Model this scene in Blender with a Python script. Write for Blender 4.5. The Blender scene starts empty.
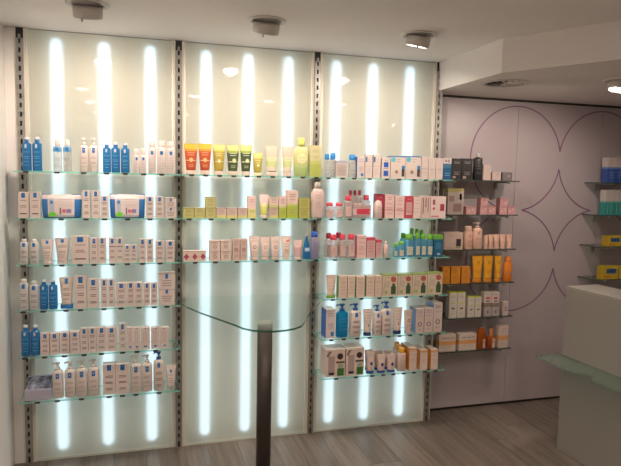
import bpy, math, random
from mathutils import Matrix, Vector
random.seed(7)
SC = bpy.context.scene
COL = SC.collection

# ------------------------------------------------------------------ camera
S = 0.86                       # width of one lit bay
H = 2.50                       # ceiling height
CAM = Vector((0.6304, -3.6492, 1.7024))
YAW, PITCH, ROLL, FPX = 0.284599, 0.0926614, 0.0205469, 586.9245
fwd = Vector((math.sin(YAW)*math.cos(PITCH), math.cos(YAW)*math.cos(PITCH), -math.sin(PITCH)))
rgt = Vector((math.cos(YAW), -math.sin(YAW), 0)); upv = rgt.cross(fwd)
r2 = rgt*math.cos(ROLL) + upv*math.sin(ROLL); u2 = upv*math.cos(ROLL) - rgt*math.sin(ROLL)
cd = bpy.data.cameras.new('camera'); cam = bpy.data.objects.new('camera', cd); COL.objects.link(cam)
cd.sensor_width = 36; cd.lens = FPX/621*36; cd.clip_start = 0.05
m = Matrix((r2, u2, -fwd)).transposed().to_4x4(); m.translation = CAM; cam.matrix_world = m
SC.camera = cam

# ------------------------------------------------------------------ world, exposure
w = bpy.data.worlds.new('world'); SC.world = w; w.use_nodes = True
w.node_tree.nodes['Background'].inputs[0].default_value = (0.9, 0.85, 0.8, 1)
w.node_tree.nodes['Background'].inputs[1].default_value = 0.05
vs = SC.view_settings
vs.view_transform = 'Standard'; vs.look = 'None'; vs.gamma = 1; vs.use_curve_mapping = False
vs.exposure = 0.3

TUBE_POWER = 2.05
SPOT_W = 38.0
ROOM_W = 24.0
WARM = (1.0, 0.84, 0.70)
SOFK = 1.0
TUBE_Y, TUBE_R = 0.045, 0.033

# ------------------------------------------------------------------ materials
MATS = {}
def mat(name, col, rough=0.5, metal=0.0, spec=0.5, var=0.04, scale=30.0, bump=0.0, trans=0.0, alpha=1.0):
    if name in MATS: return MATS[name]
    m = bpy.data.materials.new(name); m.use_nodes = True; nt = m.node_tree
    b = nt.nodes['Principled BSDF']
    b.inputs['Roughness'].default_value = rough; b.inputs['Metallic'].default_value = metal
    b.inputs['Specular IOR Level'].default_value = spec
    if trans: b.inputs['Transmission Weight'].default_value = trans
    tc = nt.nodes.new('ShaderNodeTexCoord'); nz = nt.nodes.new('ShaderNodeTexNoise')
    nz.inputs['Scale'].default_value = scale; nz.inputs['Detail'].default_value = 3
    nt.links.new(tc.outputs['Object'], nz.inputs['Vector'])
    mx = nt.nodes.new('ShaderNodeMix'); mx.data_type = 'RGBA'
    c = list(col)
    mx.inputs['A'].default_value = [max(0, x*(1-var)) for x in c] + [1]
    mx.inputs['B'].default_value = [min(1, x*(1+var)) for x in c] + [1]
    nt.links.new(nz.outputs['Fac'], mx.inputs['Factor'])
    nt.links.new(mx.outputs['Result'], b.inputs['Base Color'])
    if bump:
        bp = nt.nodes.new('ShaderNodeBump'); bp.inputs['Strength'].default_value = bump; bp.inputs['Distance'].default_value = 0.002
        nt.links.new(nz.outputs['Fac'], bp.inputs['Height']); nt.links.new(bp.outputs['Normal'], b.inputs['Normal'])
    MATS[name] = m; return m
def cm(col, rough=0.42):
    """coloured packaging material, cached by colour"""
    if min(col) > .5 and max(col)-min(col) < .2: col = (col[0]*.90, col[1]*.835, col[2]*.815)     # pink cast of the warm light put into off-white colours
    k = 'packaging_%02x%02x%02x_%d' % (*[int(round(x*255)) for x in col], int(rough*100))
    return mat(k, col, rough)
def nodes_mat(name):
    m = bpy.data.materials.new(name); m.use_nodes = True; nt = m.node_tree; nt.nodes.clear()
    out = nt.nodes.new('ShaderNodeOutputMaterial'); MATS[name] = m
    return m, nt, out
def mixn(nt, fac, a, b):
    n = nt.nodes.new('ShaderNodeMixShader')
    if isinstance(fac, (int, float)): n.inputs[0].default_value = fac
    else: nt.links.new(fac, n.inputs[0])
    nt.links.new(a, n.inputs[1]); nt.links.new(b, n.inputs[2]); return n.outputs[0]
def bs(nt, typ, col, rough=None):
    n = nt.nodes.new(typ); n.inputs['Color'].default_value = (*col, 1)
    if rough is not None: n.inputs['Roughness'].default_value = rough
    return n.outputs[0]
def fres(nt, ior):
    """mirror share of a front face; none on the way out of the sheet"""
    n = nt.nodes.new('ShaderNodeFresnel'); n.inputs[0].default_value = ior
    g = nt.nodes.new('ShaderNodeNewGeometry'); q = nt.nodes.new('ShaderNodeMath'); q.operation = 'SUBTRACT'; q.inputs[0].default_value = 1
    nt.links.new(g.outputs['Backfacing'], q.inputs[1])
    p = nt.nodes.new('ShaderNodeMath'); p.operation = 'MULTIPLY'; nt.links.new(n.outputs[0], p.inputs[0]); nt.links.new(q.outputs[0], p.inputs[1])
    return p.outputs[0]

def clear_glass(name, tint, ior=1.45):
    m, nt, out = nodes_mat(name)
    s = mixn(nt, fres(nt, ior), bs(nt, 'ShaderNodeBsdfTransparent', tint), bs(nt, 'ShaderNodeBsdfGlossy', (1, 1, 1), 0.02))
    nt.links.new(s, out.inputs[0]); return m
def cloudy(name, trn, dif, ft, fd=0.5, gl=0.05):
    """transparent tint + diffuse/translucent scattering + gloss"""
    m, nt, out = nodes_mat(name)
    d = mixn(nt, fd, bs(nt, 'ShaderNodeBsdfDiffuse', dif), bs(nt, 'ShaderNodeBsdfTranslucent', dif))
    s = mixn(nt, ft, d, bs(nt, 'ShaderNodeBsdfTransparent', trn))
    s = mixn(nt, fres(nt, 1.45), s, bs(nt, 'ShaderNodeBsdfGlossy', (1, 1, 1), gl))
    nt.links.new(s, out.inputs[0]); return m
def emit(name, col, power):
    m, nt, out = nodes_mat(name)
    e = nt.nodes.new('ShaderNodeEmission'); e.inputs[0].default_value = (*col, 1); e.inputs[1].default_value = power
    nt.links.new(e.outputs[0], out.inputs[0]); return m

def frosted_panel():
    m, nt, out = nodes_mat('frosted_panel_glass')
    col = (0.90, 0.83, 0.68)
    d = mixn(nt, .42, bs(nt, 'ShaderNodeBsdfDiffuse', col), bs(nt, 'ShaderNodeBsdfTranslucent', (.86, .80, .62)))
    r = nt.nodes.new('ShaderNodeBsdfRefraction'); r.inputs['Roughness'].default_value = .9; r.inputs['IOR'].default_value = 1.45
    s = mixn(nt, .30, d, r.outputs[0])
    s = mixn(nt, fres(nt, 1.45), s, bs(nt, 'ShaderNodeBsdfGlossy', (1, 1, 1), 0.03))
    nt.links.new(s, out.inputs[0]); return m
M_PANEL = frosted_panel()
M_CLEAR = clear_glass('clear_sheet', (0.97, 0.99, 0.98), 1.05)
M_SHELF = clear_glass('shelf_glass', (0.90, 0.96, 0.94))
M_EDGE = cloudy('shelf_glass_edge', (0.55, 0.92, 0.84), (0.38, 0.84, 0.72), 0.25, 0.5)
M_DEDGE = cloudy('dim_glass_edge', (0.35, 0.48, 0.43), (0.15, 0.18, 0.16), 0.4, 0.4)
M_TEDGE = cloudy('table_glass_edge', (0.20, 0.45, 0.36), (0.035, 0.12, 0.085), 0.35, 0.4)
M_SMOKE = clear_glass('wall_shelf_glass', (0.62, 0.70, 0.67))
M_FROST = cloudy('frosted_counter_glass', (0.86, 0.84, 0.80), (0.58, 0.55, 0.50), 0.36, 0.45, 0.35)
M_TABLE = clear_glass('table_glass', (0.955, 0.98, 0.965))
M_TUBE = emit('fluorescent_tube', (0.62, 0.83, 1.0), TUBE_POWER)
M_LENS = emit('lamp_lens', (1.0, 0.88, 0.72), 40.0)
M_WALL = mat('white_paint', (0.80, 0.765, 0.74), 0.7, var=0.02, scale=4)
M_CEIL = mat('ceiling_paint', (0.88, 0.83, 0.80), 0.85, var=0.02, scale=3)
M_BOXW = mat('light_box_grey', (0.32, 0.30, 0.26), 0.8, var=0.01)
M_MAUVE = mat('mauve_laminate', (0.475, 0.408, 0.435), 0.38, var=0.03, scale=2.5)
M_PLUM = mat('plum_line_print', (0.26, 0.13, 0.22), 0.5)
M_DARK = mat('dark_gap', (0.035, 0.028, 0.025), 0.8)
M_STEEL = mat('grey_steel', (0.36, 0.35, 0.33), 0.38, 0.7, var=0.08)
M_SLOT = mat('slot_shadow', (0.03, 0.03, 0.03), 0.7)
M_PIPE = mat('brushed_dark_steel', (0.075, 0.06, 0.055), 0.45, 0.6, var=0.12, scale=60)
M_LAMP = mat('lamp_white_enamel', (0.70, 0.66, 0.62), 0.45, var=0.02)
M_TRIM = mat('cream_edge_strip', (0.72, 0.68, 0.60), 0.6, var=0.02)
M_BLOB = mat('dark_edge_blob', (0.05, 0.035, 0.03), 0.4)

def wood():
    m = bpy.data.materials.new('grey_oak_plank'); m.use_nodes = True; nt = m.node_tree; b = nt.nodes['Principled BSDF']
    tc = nt.nodes.new('ShaderNodeTexCoord'); mp = nt.nodes.new('ShaderNodeMapping'); mp.inputs['Scale'].default_value = (26, 1.6, 10)
    oi = nt.nodes.new('ShaderNodeObjectInfo')
    ad = nt.nodes.new('ShaderNodeVectorMath'); ad.operation = 'ADD'
    sc = nt.nodes.new('ShaderNodeVectorMath'); sc.operation = 'SCALE'; sc.inputs[0].default_value = (7, 13, 3)
    nt.links.new(oi.outputs['Random'], sc.inputs['Scale'])
    nt.links.new(tc.outputs['Object'], mp.inputs['Vector']); nt.links.new(mp.outputs[0], ad.inputs[0]); nt.links.new(sc.outputs[0], ad.inputs[1])
    nz = nt.nodes.new('ShaderNodeTexNoise'); nz.inputs['Scale'].default_value = 1.0; nz.inputs['Detail'].default_value = 6; nz.inputs['Roughness'].default_value = 0.62
    nt.links.new(ad.outputs[0], nz.inputs['Vector'])
    cr = nt.nodes.new('ShaderNodeValToRGB')
    cr.color_ramp.elements[0].position = 0.3; cr.color_ramp.elements[0].color = (0.108, 0.083, 0.068, 1)
    cr.color_ramp.elements[1].position = 0.72; cr.color_ramp.elements[1].color = (0.235, 0.192, 0.162, 1)
    nt.links.new(nz.outputs['Fac'], cr.inputs[0])
    hv = nt.nodes.new('ShaderNodeHueSaturation')
    mr = nt.nodes.new('ShaderNodeMapRange'); mr.inputs['To Min'].default_value = 0.84; mr.inputs['To Max'].default_value = 1.14
    nt.links.new(oi.outputs['Random'], mr.inputs['Value']); nt.links.new(mr.outputs[0], hv.inputs['Value'])
    nt.links.new(cr.outputs[0], hv.inputs['Color']); nt.links.new(hv.outputs[0], b.inputs['Base Color'])
    b.inputs['Roughness'].default_value = 0.42
    bp = nt.nodes.new('ShaderNodeBump'); bp.inputs['Strength'].default_value = 0.12; bp.inputs['Distance'].default_value = 0.002
    nt.links.new(nz.outputs['Fac'], bp.inputs['Height']); nt.links.new(bp.outputs[0], b.inputs['Normal'])
    return m
M_WOOD = wood()

# ------------------------------------------------------------------ mesh helpers
class MB:
    def __init__(s): s.v = []; s.f = []; s.mi = []; s.mats = []; s.sm = []
    def slot(s, m):
        if m not in s.mats: s.mats.append(m)
        return s.mats.index(m)
    def face(s, idx, m, smooth=False): s.f.append(tuple(idx)); s.mi.append(s.slot(m)); s.sm.append(smooth)
    def box(s, x0, x1, y0, y1, z0, z1, m, side=None, front=None, ends=None):
        """side = material of the -x face, front of the -y face, ends of all four vertical faces"""
        n = len(s.v)
        s.v += [(x, y, z) for z in (z0, z1) for y in (y0, y1) for x in (x0, x1)]
        e = ends or m
        s.face((n, n+2, n+3, n+1), m); s.face((n+4, n+5, n+7, n+6), m)
        s.face((n, n+1, n+5, n+4), front or e); s.face((n+2, n+6, n+7, n+3), e)
        s.face((n, n+4, n+6, n+2), side or e); s.face((n+1, n+3, n+7, n+5), e)
    def rings(s, rr, mlist, smooth=True, caps=True):
        """rr = list of closed point loops of the same length; mlist = material for each band"""
        n0 = len(s.v); k = len(rr[0])
        for r in rr: s.v += [tuple(p) for p in r]
        for i in range(len(rr)-1):
            mm = mlist[min(i, len(mlist)-1)]
            for j in range(k):
                a = n0+i*k+j; b = n0+i*k+(j+1) % k
                s.face((a, b, b+k, a+k), mm, smooth)
        if caps:
            s.face([n0+j for j in reversed(range(k))], mlist[0]); s.face([n0+(len(rr)-1)*k+j for j in range(k)], mlist[-1])
    def cyl(s, c, axis, r, h, m, n=24, r2=None, caps=True, smooth=True):
        a = Vector(axis).normalized(); t = a.orthogonal().normalized(); u = a.cross(t); c = Vector(c)
        rr = []
        for z, q in ((0, r), (h, r if r2 is None else r2)):
            rr.append([c+a*z+t*(q*math.cos(2*math.pi*i/n))+u*(q*math.sin(2*math.pi*i/n)) for i in range(n)])
        s.rings(rr, [m], smooth, caps)
    def prism(s, pts, z0, z1, m, edge=None, last=None):
        n = len(s.v); k = len(pts)
        s.v += [(x, y, z0) for x, y in pts] + [(x, y, z1) for x, y in pts]
        s.face([n+i for i in reversed(range(k))], m); s.face([n+k+i for i in range(k)], m)
        for i in range(k):
            j = (i+1) % k; s.face((n+i, n+j, n+k+j, n+k+i), last if last and j == 0 else edge or m)
    def mesh(s, name):
        me = bpy.data.meshes.new(name); me.from_pydata(s.v, [], s.f)
        for m in s.mats: me.materials.append(m)
        me.polygons.foreach_set('material_index', s.mi); me.polygons.foreach_set('use_smooth', s.sm); me.update()
        return me
    def build(s, name, parent=None, loc=None): return link(name, s.mesh(name), parent, loc)
def link(name, data, parent=None, loc=None):
    o = bpy.data.objects.new(name, data); COL.objects.link(o)
    if parent: o.parent = parent
    if loc: o.location = loc
    return o
def empty(name, loc, rz=0):
    o = link(name, None, None, loc); o.empty_display_size = 0.05; o.rotation_euler = (0, 0, rz); return o
def tag(o, label, cat, group=None):
    o['label'] = label; o['category'] = cat
    if group: o['group'] = group
    return o
def struct(o, label=None):
    o['kind'] = 'structure'
    if label: o['label'] = label
    return o

# ------------------------------------------------------------------ the room
YW = 0.15                      # plane of the mauve wall
XL, XR, YB = -0.08, 6.0, -6.0
mb = MB(); mb.box(XL-.1, XR+.1, YB-.1, YW+.1, -0.10, -0.012, M_DARK); floor = struct(mb.build('floor'), 'grey-brown wooden plank floor of the shop'); floor['category'] = 'floor'
PW = 0.186; rng = random.Random(3); x = XL
while x < 5.2:
    y = YW - .3 - rng.random()*1.2
    segs = []; top = YW
    while top > -2.6:
        segs.append((max(y, -2.6), top)); top = y; y -= rng.uniform(1.2, 1.6)
    for y0, y1 in segs:
        if y1-y0 < 0.05: continue
        L = y1-y0; W = PW-0.0013
        mb = MB(); t = 0.0008
        mb.rings([[(-W/2, -L/2+.001, -.012), (W/2, -L/2+.001, -.012), (W/2, L/2-.001, -.012), (-W/2, L/2-.001, -.012)],
                  [(-W/2, -L/2+.001, -t), (W/2, -L/2+.001, -t), (W/2, L/2-.001, -t), (-W/2, L/2-.001, -t)],
                  [(-W/2+t, -L/2+t+.001, 0), (W/2-t, -L/2+t+.001, 0), (W/2-t, L/2-t-.001, 0), (-W/2+t, L/2-t-.001, 0)]], [M_WOOD], False)
        mb.build('plank', floor, (x+PW/2, (y0+y1)/2, 0))
    x += PW
mb = MB(); mb.box(XL, XR, YB, -2.6, -.012, 0, M_WOOD); mb.build('rear_boards', floor)

mb = MB(); mb.box(XL-.1, XR+.1, YB-.1, YW+.1, H, H+.1, M_CEIL); o = struct(mb.build('ceiling'), 'smooth off-white ceiling with round spotlights'); o['category'] = 'ceiling'
SOF = 2.312
mb = MB(); mb.prism([(2.578, YW), (2.578, -.727), (2.883, -1.246), (3.97, -3.08), (XR, -3.08), (XR, YW)][::-1], SOF, H-.0005, M_CEIL)
o = struct(mb.build('ceiling_soffit'), 'lowered off-white ceiling bulkhead above the mauve wall'); o['category'] = 'ceiling'
mb = MB(); mb.box(XL-.1, XL, YB-.1, YW+.1, 0, H, M_WALL); o = struct(mb.build('wall_left'), 'plain white side wall at the left edge'); o['category'] = 'wall'
mb = MB(); mb.box(XR, XR+.1, YB-.1, YW+.1, 0, H, M_WALL); o = struct(mb.build('wall_right'), 'plain white wall on the right side of the shop'); o['category'] = 'wall'
mb = MB(); mb.box(XL-.1, XR+.1, YB-.1, YB, 0, H, M_WALL); o = struct(mb.build('wall_rear'), 'plain white wall at the rear of the shop'); o['category'] = 'wall'

# mauve panelled wall behind and right of the lit bays
mb = MB(); mb.box(XL, XR, YW+.012, YW+.1, 0, H, M_DARK); wall = struct(mb.build('wall_back'), 'mauve panelled wall with thin plum circle outlines'); wall['category'] = 'wall'
seams = [2.5645, 3.3255, 4.0865, 4.8475, 5.6085, 6.0]
for a, b in zip(seams, seams[1:]):
    mb = MB(); mb.box(a+.0012, b-.0012, YW, YW+.012, .016, 2.296, M_MAUVE); mb.build('panel', wall)
mb = MB(); mb.box(XL, 2.5645, YW, YW+.012, 0, H, M_BOXW); mb.build('backing_board', wall)
mb = MB(); mb.box(2.58, XR, YW+.002, YW+.012, 2.2965, SOF, M_DARK); mb.build('shadow_gap', wall)
# outline of four overlapping circles, printed on the panels
cx0, cz0, A, RR = 3.7065, 1.497, 0.3805, 0.386
def ring_arc(cx, cz):
    t = .005; N = 144; mb = MB()
    def inside(a):
        px, pz = cx+RR*math.cos(a), cz+RR*math.sin(a)
        return any(math.hypot(px-qx, pz-qz) < RR-1e-6 for qx in (cx0-A, cx0+A) for qz in (cz0-A, cz0+A) if (qx, qz) != (cx, cz))
    for i in range(N):
        a0, a1 = 2*math.pi*i/N, 2*math.pi*(i+1)/N
        if inside(a0) or inside(a1): continue
        n = len(mb.v)
        for a in (a0, a1):
            for r in (RR-t, RR+t):
                mb.v += [(cx+r*math.cos(a), YW-.0012, cz+r*math.sin(a)), (cx+r*math.cos(a), YW-.0001, cz+r*math.sin(a))]
        mb.face((n, n+4, n+6, n+2), M_PLUM); mb.face((n+2, n+6, n+7, n+3), M_PLUM); mb.face((n, n+1, n+5, n+4), M_PLUM)
    return mb.build('circle_line', wall)
for sx in (-1, 1):
    for sz in (-1, 1): ring_arc(cx0+sx*A, cz0+sz*A)

# lit bays: frosted glass in front of three fluorescent tubes
YP = 0.0                       # front of the frosted glass
TX = [[.182, .4395, .698], [1.025, 1.284, 1.541], [1.859, 2.116, 2.381]]
TZ = [(.042, 2.464)]*3
BAYN = ['left', 'middle', 'right']
for b in range(3):
    x0, x1 = b*S+.0305, (b+1)*S-.0305
    root = tag(empty('light_panel', ((x0+x1)/2, .06, 0)), 'frosted glass light panel with three glowing tubes, %s bay' % BAYN[b], 'light panel', 'backlit wall panels')
    ox, oy = (x0+x1)/2, .06
    def put(mb, name): return mb.build(name, root, (-ox, -oy, 0))
    mb = MB(); mb.box(x0+.011, x1-.011, YP, YP+.005, .012, H-.006, M_CLEAR, front=M_PANEL); put(mb, 'frosted_glass')
    mb = MB()
    mb.box(x0, x1, .135, .145, .008, H-.002, M_BOXW); mb.box(x0, x0+.004, YP+.006, .135, .008, H-.002, M_BOXW); mb.box(x1-.004, x1, YP+.006, .135, .008, H-.002, M_BOXW)
    mb.box(x0+.004, x1-.004, YP+.006, .135, .0, .010, M_BOXW); mb.box(x0+.004, x1-.004, YP+.006, .135, H-.008, H-.002, M_BOXW); put(mb, 'housing')
    for xx in (x0, x1-.0105):
        mb = MB(); mb.box(xx, xx+.0105, YP-.004, YP+.005, 0, H-.001, M_TRIM); put(mb, 'edge_strip')
    mb = MB(); mb.box(x0+.011, x1-.011, YP-.003, YP+.004, 0, .0115, mat('pale_sill', (.62, .63, .55), .3)); put(mb, 'bottom_sill')
    for tx in TX[b]:
        prof = [(TZ[b][0]+TUBE_R*(1-math.sin(a)), TUBE_R*max(.05, math.cos(a))) for a in (1.5, 1.1, .7, .35, 0)]
        prof += [(TZ[b][1]-TUBE_R*(1-math.sin(a)), TUBE_R*max(.05, math.cos(a))) for a in (0, .35, .7, 1.1, 1.5)]
        mb = MB(); mb.rings([[(tx+q*math.cos(2*math.pi*i/16), TUBE_Y+q*math.sin(2*math.pi*i/16), z) for i in range(16)] for z, q in prof], [M_TUBE]); tb = put(mb, 'fluorescent_tube')
        mb = MB()
        for z in (TZ[b][0]-.0305, TZ[b][1]+.0005): mb.cyl((tx, TUBE_Y+.045, z), (0, 0, 1), TUBE_R*.5, .03, M_BOXW, 14)
        mb.build('tube_holder', tb)

# slotted uprights
for i in range(4):
    X = i*S
    root = tag(empty('slotted_upright', (X, 0, 0)), ['slotted grey steel shelf upright at the left end by the white wall', 'slotted grey steel shelf upright between left and middle bays',
        'slotted grey steel shelf upright between middle and right bays', 'slotted grey steel shelf upright at the right end beside the mauve wall'][i], 'upright', 'slotted shelf uprights')
    hw = .019
    mb = MB(); mb.box(-hw, hw, -.004, .012, 0, H-.001, M_SLOT); mb.build('channel', root)
    mb = MB()
    for s in (-1, 1): mb.box(min(s*.006, s*hw), max(s*.006, s*hw), -.016, -.0042, 0, H-.06, M_STEEL)
    z = .012
    while z < H-.08:
        mb.box(-.006, .006, -.015, -.0042, z+.028, z+.05, M_STEEL); z += .05
    mb.build('slotted_face', root)
    for s in (-1, 1):
        mb = MB(); mb.box(min(s*(hw+.0005), s*(hw+.0105)), max(s*(hw+.0005), s*(hw+.0105)), -.006, .012, 0, H-.001, M_TRIM); mb.build('side_flange', root)
mb = MB(); mb.box(XL+.0005, -.0302, -.004, .14, 0, H-.001, M_WALL); o = struct(mb.build('trim_1'), 'narrow white filler strip beside the leftmost upright'); o['category'] = 'trim'

# ------------------------------------------------------------------ glass shelves
SHN = ['top', 'second', 'third', 'fourth', 'fifth', 'bottom']
SZ = [1.708, 1.4545, 1.2005, .9475, .690, .4355]
SZ4 = [1.711, 1.470, 1.2235, .9825, .7345, .494]
SZ5 = [1.714, 1.468, 1.2305, .9765]
GT = .004                      # half thickness of the glass
def glass_plate(mb, pts, z, m, edge):
    mb.prism(pts, z-GT, z+GT, m, edge)
SHELF = {}
def bracket(root, X, s, z, oz):
    mb = MB(); mb.box(X-.004, X+.004, -.050, -.016, z-.016, z-.0045, M_STEEL); mb.box(X-.003, X+.003, -.030, -.0165, z-.030, z-.016, M_STEEL)
    mb.cyl((X-.011, -.036, z-.010), (1, 0, 0), .0055, .022, M_STEEL, 10)
    mb.build('bracket', root, (-oz[0], -oz[1], -oz[2]))
for b in range(3):
    for k, z in enumerate(SZ):
        if b == 1 and k >= 3: continue
        x0, x1 = b*S+.006, (b+1)*S-.006
        if b == 0: x0 = -.012
        if b == 2: x1 = 2.602
        c = ((x0+x1)/2, -.11, z)
        root = tag(empty('glass_shelf', c), 'clear glass shelf with green edge, %s shelf of the %s' % (SHN[k], ['left lit bay', 'middle lit bay', 'right lit bay'][b]), 'shelf', 'glass shelves of the lit bays')
        mb = MB(); yb = -.0175
        glass_plate(mb, [(x0, -.205), (x1, -.205), (x1, yb), (x0, yb)], z, M_SHELF, M_EDGE)
        mb.build('glass_plate', root, (-c[0], -c[1], -c[2]))
        for X in (b*S+.020, (b+1)*S-.020): bracket(root, X, 1, z, c)
        SHELF[(b+1, k+1)] = (root, c)
def wall_shelf(bay, k, x0, x1, z, label, bx):
    c = ((x0+x1)/2, .05, z)
    root = tag(empty('glass_shelf', c), label, 'shelf', 'glass shelves on the mauve wall')
    mb = MB(); glass_plate(mb, [(x0, -.032), (x1, -.032), (x1, YW-.001), (x0, YW-.001)], z, M_SMOKE, M_DEDGE); mb.build('glass_plate', root, (-c[0], -c[1], -c[2]))
    for X in bx:
        mb = MB(); mb.box(X-.008, X+.008, -.005, YW-.002, z-.013, z-.0045, M_STEEL); mb.cyl((X, -.012, z-.018), (0, 0, 1), .013, .013, M_STEEL, 12)
        mb.box(X-.012, X+.012, YW-.008, YW-.0015, z-.06, z-.0135, M_STEEL)
        mb.build('bracket', root, (-c[0], -c[1], -c[2]))
    SHELF[(bay, k+1)] = (root, c)
for k, z in enumerate(SZ4): wall_shelf(4, k, 2.63, 3.235, z, 'dark-edged glass shelf on mauve wall beside right lit bay, %s of six' % SHN[k], (2.72, 3.16))
for k, z in enumerate(SZ5): wall_shelf(5, k, 3.945+.004*(1-k), 4.75, z, 'dark-edged glass shelf at the far right edge, %s of four' % ['top', 'second', 'third', 'lowest'][k], (4.06, 4.62))

# tongue-shaped glass table in the middle bay, on a steel leg
tz = .951
root = tag(empty('glass_table', (1.262, -.672, 0)), 'tongue-shaped clear glass table on one dark steel leg, middle bay', 'table')
pts = [(.872, -.018), (.868, -.17), (.890, -.275)]
pts += [(.948, -.425), (1.030, -.60), (1.098, -.745), (1.122, -.808), (1.162, -.858), (1.21, -.886), (1.262, -.895), (1.32, -.887), (1.375, -.864), (1.420, -.822), (1.450, -.765), (1.515, -.61), (1.612, -.42), (1.69, -.27), (1.712, -.17), (1.712, -.018)]
mb = MB(); mb.prism(pts, tz-.005, tz+.005, M_TABLE, M_TEDGE, M_TABLE); mb.build('table_top', root, (-1.262, .672, 0))
mb = MB(); mb.cyl((0, 0, .012), (0, 0, 1), .0395, tz-.005-.012-.034, M_PIPE, 40); mb.build('leg', root)
mb = MB(); mb.cyl((0, 0, tz-.0388), (0, 0, 1), .0395, .0335, mat('pale_leg_top', (.30, .30, .27), .5), 40); mb.build('top_collar', root)  # upper end of the leg; its paler look through glass is painted in
mb = MB(); mb.cyl((0, 0, .0005), (0, 0, 1), .10, .011, M_PIPE, 40); mb.build('foot_plate', root)
for X in (.88, 1.70):
    mb = MB(); mb.box(X-.006, X+.006, -.050, -.0165, tz-.017, tz-.0055, M_STEEL); mb.cyl((X-.014, -.036, tz-.011), (1, 0, 0), .006, .028, M_STEEL, 10); mb.build('bracket', root, (-1.262, .672, 0))

# frosted counter at the right
root = tag(empty('frosted_counter', (3.2, -.61, 0), math.radians(3)), 'frosted glass counter block standing at the right edge', 'counter')
CH, CL, CW = 1.064, 1.5, .25
mb = MB(); mb.box(0, .012, -CL, -.0125, .004, CH-.0125, M_FROST); mb.build('side_pane', root)
mb = MB(); mb.box(0, CW, -.012, 0, .004, CH-.0125, M_FROST); mb.build('end_pane', root)
mb = MB(); mb.box(CW-.012, CW, -CL, -.0125, .004, CH-.0125, M_FROST); mb.build('side_pane', root)
mb = MB(); mb.box(0, CW, -CL, 0, CH-.012, CH, M_FROST); mb.build('top_pane', root)
root2 = tag(empty('counter_shelf', (3.0, -.61, .62), math.radians(3)), 'green-tinted glass shelf fixed to side of frosted counter', 'shelf')
pts = [(.196, .025), (.0, .0)]
pts += [(.0, -.25), (.004, -.31)]
for i in range(9):
    a = math.pi/2 - math.pi*i/8
    pts.append((.006+.055*math.cos(a)*1.0, -.385+.055*math.sin(a)))
pts += [(.0, -.50), (.0, -1.2), (.196, -1.2)]
M_GREEN = cloudy('green_counter_glass', (0.78, 0.88, 0.83), (0.27, 0.34, 0.28), 0.62, 0.4)
mb = MB(); mb.prism(pts, -.005, .005, M_GREEN, M_GREEN); mb.build('glass_plate', root2)
mb = MB()
for y in (-.15, -.9): mb.box(.170, .1965, y-.02, y+.02, -.03, -.0055, M_STEEL)
mb.build('fixing', root2)

# ------------------------------------------------------------------ ceiling spotlights and air vent
def spotlight(x, y, z, tilt, label, watts, target=None, group='ceiling spotlights'):
    root = tag(empty('ceiling_spotlight', (x, y, z)), label, 'spotlight', group)
    mb = MB(); N = 40; prof = [(.070, 0), (.070, -.004), (.088, -.007), (.100, -.003), (.100, 0)]
    rr = [[(r*math.cos(2*math.pi*i/N), r*math.sin(2*math.pi*i/N), q-.0008) for i in range(N)] for r, q in prof]
    mb.rings(rr, [M_LAMP], True, False); mb.build('trim_ring', root)
    ax = Vector(tilt).normalized(); c = Vector((0, 0, -.004))
    rot = Vector((0, 0, -1)).rotation_difference(ax).to_matrix()
    mb = MB(); prof = [(.001, .0055), (.060, .006), (.068, .008), (.068, .053), (.065, .058), (.056, .058), (.052, .046)]
    rr = [[c+rot @ Vector((r*math.cos(2*math.pi*i/N), -r*math.sin(2*math.pi*i/N), -q)) for i in range(N)] for r, q in prof]
    mb.rings(rr, [M_LAMP], True, False); can = mb.build('lamp_can', root)
    mb = MB(); p = c+ax*.047; mb.cyl(p, ax, .0515, .003, M_LENS, 32); mb.build('lens', can)
    mb = MB(); side = Vector((-.35, -.93, 0)); q = c+rot @ Vector((side.x*.064, side.y*.064, -.056)); mb.cyl(q, (0, 0, -1), .005, .016, M_LAMP, 10); mb.build('knob', can)
    L = bpy.data.lights.new('spot_beam', 'SPOT'); L.energy = watts; L.color = WARM; L.spot_size = math.radians(150); L.spot_blend = .8; L.shadow_soft_size = .03
    lo = link('spot_beam', L, root, c+ax*.0525); d = Vector(target)-Vector((x, y, z)) if target else ax
    lo.rotation_euler = d.to_track_quat('-Z', 'Y').to_euler()
spotlight(.402, -.61, H, (0, .40, -1), 'round white ceiling spotlight in front of the left lit bay', SPOT_W, (.415, 0, 1.35))
spotlight(1.262, -.62, H, (-.05, .40, -1), 'round white ceiling spotlight in front of the middle lit bay', SPOT_W, (1.255, 0, 1.35))
spotlight(2.112, -.63, H, (-.12, .22, -1), 'round white ceiling spotlight in front of the right lit bay', SPOT_W, (2.088, 0, 1.35))
spotlight(3.335, -.80, SOF, (-.22, .05, -1), 'round white spotlight under the bulkhead at the right edge', SPOT_W*SOFK, (3.2, .15, .9))
def downlight(x, y, z, watts, label):
    root = tag(empty('recessed_downlight', (x, y, z)), label, 'downlight', 'recessed downlights behind the viewer')
    mb = MB(); N = 28
    rr = [[(r*math.cos(2*math.pi*i/N), r*math.sin(2*math.pi*i/N), q-.0008) for i in range(N)] for r, q in ((.055, 0), (.055, -.004), (.07, -.005), (.075, 0))]
    mb.rings(rr, [M_LAMP], True, False); mb.build('trim_ring', root)
    mb = MB(); mb.cyl((0, 0, -.003), (0, 0, 1), .054, .002, M_LENS, 24); mb.build('lens', root)
    L = bpy.data.lights.new('down_beam', 'SPOT'); L.energy = watts; L.color = WARM; L.spot_size = math.radians(150); L.spot_blend = .7; L.shadow_soft_size = .06
    link('down_beam', L, root, (0, 0, -.012))
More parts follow.
